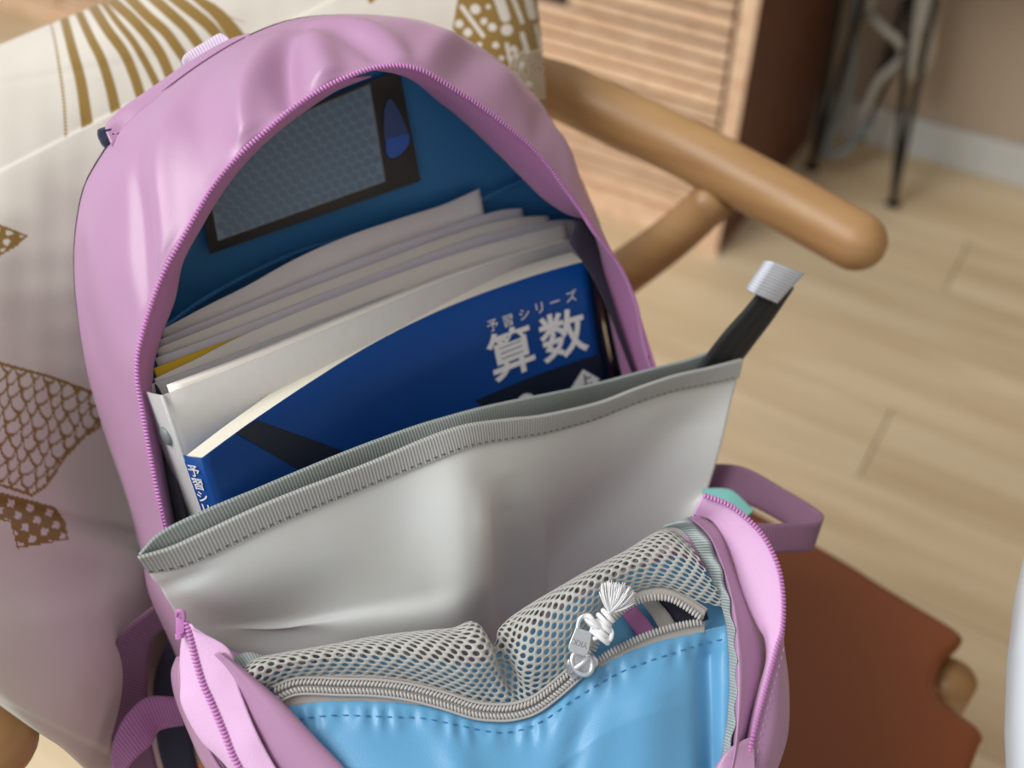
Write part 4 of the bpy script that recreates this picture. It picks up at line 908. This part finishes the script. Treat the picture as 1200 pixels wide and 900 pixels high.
# ------------------------------------------------------------------ contents
# workbook
ct = [(237, 537), (268, 514), (300, 491), (361, 450), (430, 407), (500, 371), (560, 346), (620, 325), (660, 313), (687, 306)]
BV = .247
ctop = cat_rom(A([V(x, y, BV) for x, y in ct]), 120); cl_len = np.r_[0, np.cumsum(np.linalg.norm(np.diff(ctop, axis=0), axis=1))]; BL = cl_len[-1]; BH = .235
ctan = np.gradient(ctop, axis=0); ctan /= np.linalg.norm(ctan, axis=1)[:, None]; cnrm = np.cross(ctan, UB); cnrm = np.where((cnrm@NB < 0)[:, None], -cnrm, cnrm)
bot_c = L(-.09, .012, .083)
# the cover leans with the bag; its lower part straightens a little
def bk(a, b_, lift=0):      # a: metres from the spine, b_: metres below the top edge
    i = np.interp(a, cl_len, np.arange(120.)); k = int(min(i, 118)); fr_ = i-k
    q = ctop[k]*(1-fr_)+ctop[k+1]*fr_; n_ = cnrm[k]*(1-fr_)+cnrm[k+1]*fr_
    straight = ctop[0]+(ctop[-1]-ctop[0])*(a/BL)-NB*.046*(1-a/BL)
    w_ = min(1, b_/BH)
    q = q*(1-w_)+straight*w_
    return q-UB*b_+n_*lift
book = empty('workbook', bk(BL/2, BH), 'blue mathematics workbook with white lettering standing behind the grey divider', 'book')
def thk(a): return .0095+.0095*a/BL
def bgrid(a0, a1, b0, b1, na, nb, lift): return np.stack([np.stack([bk(a, b_, lift if lift > -.0007 else -thk(a)+(.0006 if lift > -.0125 else 0)) for b_ in np.linspace(b0, b1, nb)]) for a in np.linspace(a0, a1, na)])
cov = sheet('front_cover', bgrid(0, BL, 0, BH, 60, 10, 0), M['cover'], book, .0004)
sheet('back_cover', bgrid(0, BL-.002, .003, BH, 60, 10, -.0128), M['cover'], book, .0004)
pg0 = bgrid(.001, BL-.001, .0006, BH-.001, 60, 8, -.0006); pg1 = bgrid(.001, BL-.001, .0006, BH-.001, 60, 8, -.0122)
vv = np.concatenate([pg0.reshape(-1, 3), pg1.reshape(-1, 3)]); n0 = 60*8
fcs = grid_faces(60, 8).tolist()+grid_faces(60, 8, n0, True).tolist()
idx = lambda i, j, k: k*n0+i*8+j
for i in range(59): fcs += [[idx(i, 0, 0), idx(i, 0, 1), idx(i+1, 0, 1), idx(i+1, 0, 0)], [idx(i, 7, 0), idx(i+1, 7, 0), idx(i+1, 7, 1), idx(i, 7, 1)]]
for j in range(7): fcs += [[idx(0, j, 0), idx(0, j+1, 0), idx(0, j+1, 1), idx(0, j, 1)], [idx(59, j, 0), idx(59, j, 1), idx(59, j+1, 1), idx(59, j+1, 0)]]
mk('page_block', vv, fcs, M['pages'], book, smooth=False)
# spine
spn = loft([[bk(0, b_, 0) for b_ in np.linspace(0, BH, 5)], [bk(0, b_, -.0048)-XB*.0008 for b_ in np.linspace(0, BH, 5)], [bk(0, b_, -.0095) for b_ in np.linspace(0, BH, 5)]], 10, 8)
sheet('spine', spn, M['cover'], book, .0003)
GA = np.linspace(0, BL, 240); GBd = np.linspace(0, .16, 160)
PXG = proj(np.stack([np.stack([bk(a, b_) for b_ in GBd]) for a in GA]))
def inv(x, y):
    q = np.hypot(PXG[..., 0]-x, PXG[..., 1]-y); i, j = np.unravel_index(np.argmin(q), q.shape)
    a, b_ = GA[i], GBd[j]; i1, j1 = min(i, 238), min(j, 158)
    J = np.stack([(PXG[i1+1, j1]-PXG[i1, j1])/(GA[1]-GA[0]), (PXG[i1, j1+1]-PXG[i1, j1])/(GBd[1]-GBd[0])], 1)
    da = np.linalg.solve(J, A([x, y])-PXG[i, j]); return a+da[0], b_+da[1]
def printquad(name, c4, mat, lift, na=24, nb=6):
    uv4 = [A(inv(*q)) for q in c4]
    G_ = np.stack([np.stack([bk(*((uv4[0]*(1-s_)+uv4[1]*s_)*(1-t_)+(uv4[3]*(1-s_)+uv4[2]*s_)*t_), lift) for t_ in np.linspace(0, 1, nb)]) for s_ in np.linspace(0, 1, na)])
    return sheet(name, G_, mat, book)
printquad('dark_band', [(556, 470), (704, 414), (716, 452), (600, 500)], M['navyink'], .00025)
printquad('dark_band', [(276, 507), (300, 492), (420, 535), (366, 560)], M['navyink'], .00025)
def letters(name, body, size, px, bold, lift=.0004, rot=0, mat='whiteink', squash=1.):
    v, f = text_verts(body, size, bold); a0, b0 = inv(*px); c_, s_ = cos(rot), sin(rot)
    mk(name, [bk(a0+(x*squash*c_-y*s_), b0-(x*squash*s_+y*c_), lift) for x, y, _ in v], f, M[mat], book, smooth=False)
letters('title_lettering', '算', .0252, (600, 417), .0005)
letters('title_lettering', '数', .0252, (660, 396), .0005)
for ch_, q in zip('予習シリーズ', [(577, 382), (595, 376.5), (614, 369), (632, 361.5), (650, 354.5), (669, 348)]): letters('subtitle_lettering', ch_, .0064, q, .00002)
# diamond with a letter, disc beneath
uvc = inv(685, 447)
dm_ = [(0, -.0078), (.0078, 0), (0, .0078), (-.0078, 0)]
mk('diamond_mark', [bk(uvc[0]+a*1.05, uvc[1]+b_+.001, .0004) for a, b_ in dm_], [[0, 1, 2, 3]], M['whiteink'], book, smooth=False)
letters('diamond_lettering', '上', .0075, (686, 446), .0001, .0006, mat='navyink')
ud = inv(616, 474); mk('disc_mark', [bk(ud[0]+.0058*cos(a), ud[1]+.0058*sin(a), .0004) for a in np.linspace(0, 2*pi, 32)[:-1]], [list(range(31))], M['whiteink'], book, smooth=False)
# spine lettering, one character above the other
for i, ch_ in enumerate('予習シリー'):
    v, f = text_verts(ch_, .0060, .0001); vv = []
    for x, y, _ in v:
        if ch_ == 'ー': x, y = y, -x
        b_ = .0065+i*.0062-y; q0 = bk(0, b_, -.0048)-XB*.0012; ax_ = bk(0, b_, 0)-bk(0, b_, -.0095); ax_ /= np.linalg.norm(ax_); vv.append(q0+ax_*x*1.0)
    mk('spine_lettering', vv, f, M['whiteink'], book, smooth=False)

# translucent document case
cA = [W(190, 464, .080), W(300, 421, .068), W(420, 371, .052), W(540, 322, .030), W(635, 291, .016), W(680, 278, .012)]
cB = [W(165, 455, .056), W(270, 416, .046), W(400, 366, .030), W(520, 322, .014), W(625, 287, .004), W(678, 268, .0)]
case = empty('document_case', L(-.02, .01, .03), 'milky translucent plastic document case with a snap button', 'document case')
cA = cat_rom(A(cA), 60); cB = cat_rom(A(cB), 60)
sheet('case_front', loft([cA, cA-UB*.12, cA-UB*.235+NB*.0], 60, 8), M['milky'], case, .0006)
sheet('case_back', loft([cB, cB-UB*.12, cB-UB*.235], 60, 8), M['milky'], case, .0006)
sheet('case_end', loft([[cA[0], .5*(cA[0]+cB[0])-XB*.001, cB[0]], [cA[0]-UB*.235, .5*(cA[0]+cB[0])-XB*.001-UB*.235, cB[0]-UB*.235]], 12, 8), M['milky'], case, .0006)
sheet('case_end', loft([[cA[-1], cB[-1]], [cA[-1]-UB*.235, cB[-1]-UB*.235]], 6, 8), M['milky'], case, .0006)
v, f = tube([cA[0]+UB*.0002, cA[0]-UB*.235], .0008, 8, 12); mk('case_corner', v, f, M['milky'], case)
bq = hit(195, 511, np.cross(cA[0]-cB[0], UB)/np.linalg.norm(np.cross(cA[0]-cB[0], UB)), .5*(cA[0]+cB[0])-XB*.001)
nc = np.cross(cA[0]-cB[0], UB); nc /= np.linalg.norm(nc); nc = nc if nc@XB < 0 else -nc; tcx = np.cross(nc, UB)
mk('snap_button', *tube([bq-nc*.001, bq+nc*.0006, bq+nc*.0011], [.0040, .0040, .0033], 24, 6), M['cable2'], case)
# handouts inside the case and behind it
def paper(pts, mat, label, drop=.22, name='paper_sheet', wav=.0008, cat='paper', group=None, thick=.0005):
    top = cat_rom(A([W(x, y, w) for x, y, w in pts]), 60); G_ = loft([top, top-UB*drop*.5, top-UB*drop], 60, 10); G_ = G_+NB*(wav*wob(G_, 40, 5))[..., None]
    o = sheet(name, G_, mat, None, thick, base=L(-.02, .02, .02)); tag(o, label, cat, group); return o
paper([(188, 388, .026), (240, 360, .022), (290, 335, .018), (350, 302, .012), (410, 276, .007), (470, 256, .002), (520, 240, -.001), (562, 221, -.003)], M['paper'], 'tallest white handout sheet, resting against the blue lining')
paper([(184, 400, .032), (300, 352, .022), (430, 300, .012), (520, 268, .004), (580, 248, .0), (612, 244, -.001)], M['paper2'], 'pale lilac-grey handout just in front of the tallest sheet')
paper([(183, 409, .037), (300, 362, .027), (430, 312, .016), (540, 272, .006), (600, 256, .003), (643, 253, .001)], M['paper3'], 'cream handout whose right corner juts past the lilac-grey one')
paper([(182, 420, .042), (290, 380, .032), (430, 325, .018), (560, 278, .007), (640, 260, .003), (676, 258, .002)], M['paper2'], 'pale handout directly behind the yellow card')
paper([(180, 432, .047), (230, 413, .042), (290, 391, .036), (330, 378, .031)], M['yellow'], 'thin yellow card between the white handouts', name='yellow_card', cat='card')
paper([(181, 444, .052), (230, 421, .0465), (290, 391, .039), (400, 346, .027), (540, 296, .014), (664, 262, .006)], M['paper3'], 'cream sheet leaning in front of the yellow card')
paper([(204, 455, .0755), (300, 418, .064), (420, 368, .048), (540, 320, .0275), (630, 291, .0145), (668, 280, .0105)], M['paper3'], 'stack of cream sheets inside the milky document case', thick=.006, wav=.0004)
mk('case_marking', [W(x, y, .073) for x, y in [(212, 486), (222, 478), (236, 500), (228, 512)]], [[0, 1, 2, 3]], M['cable2'], case, smooth=False)
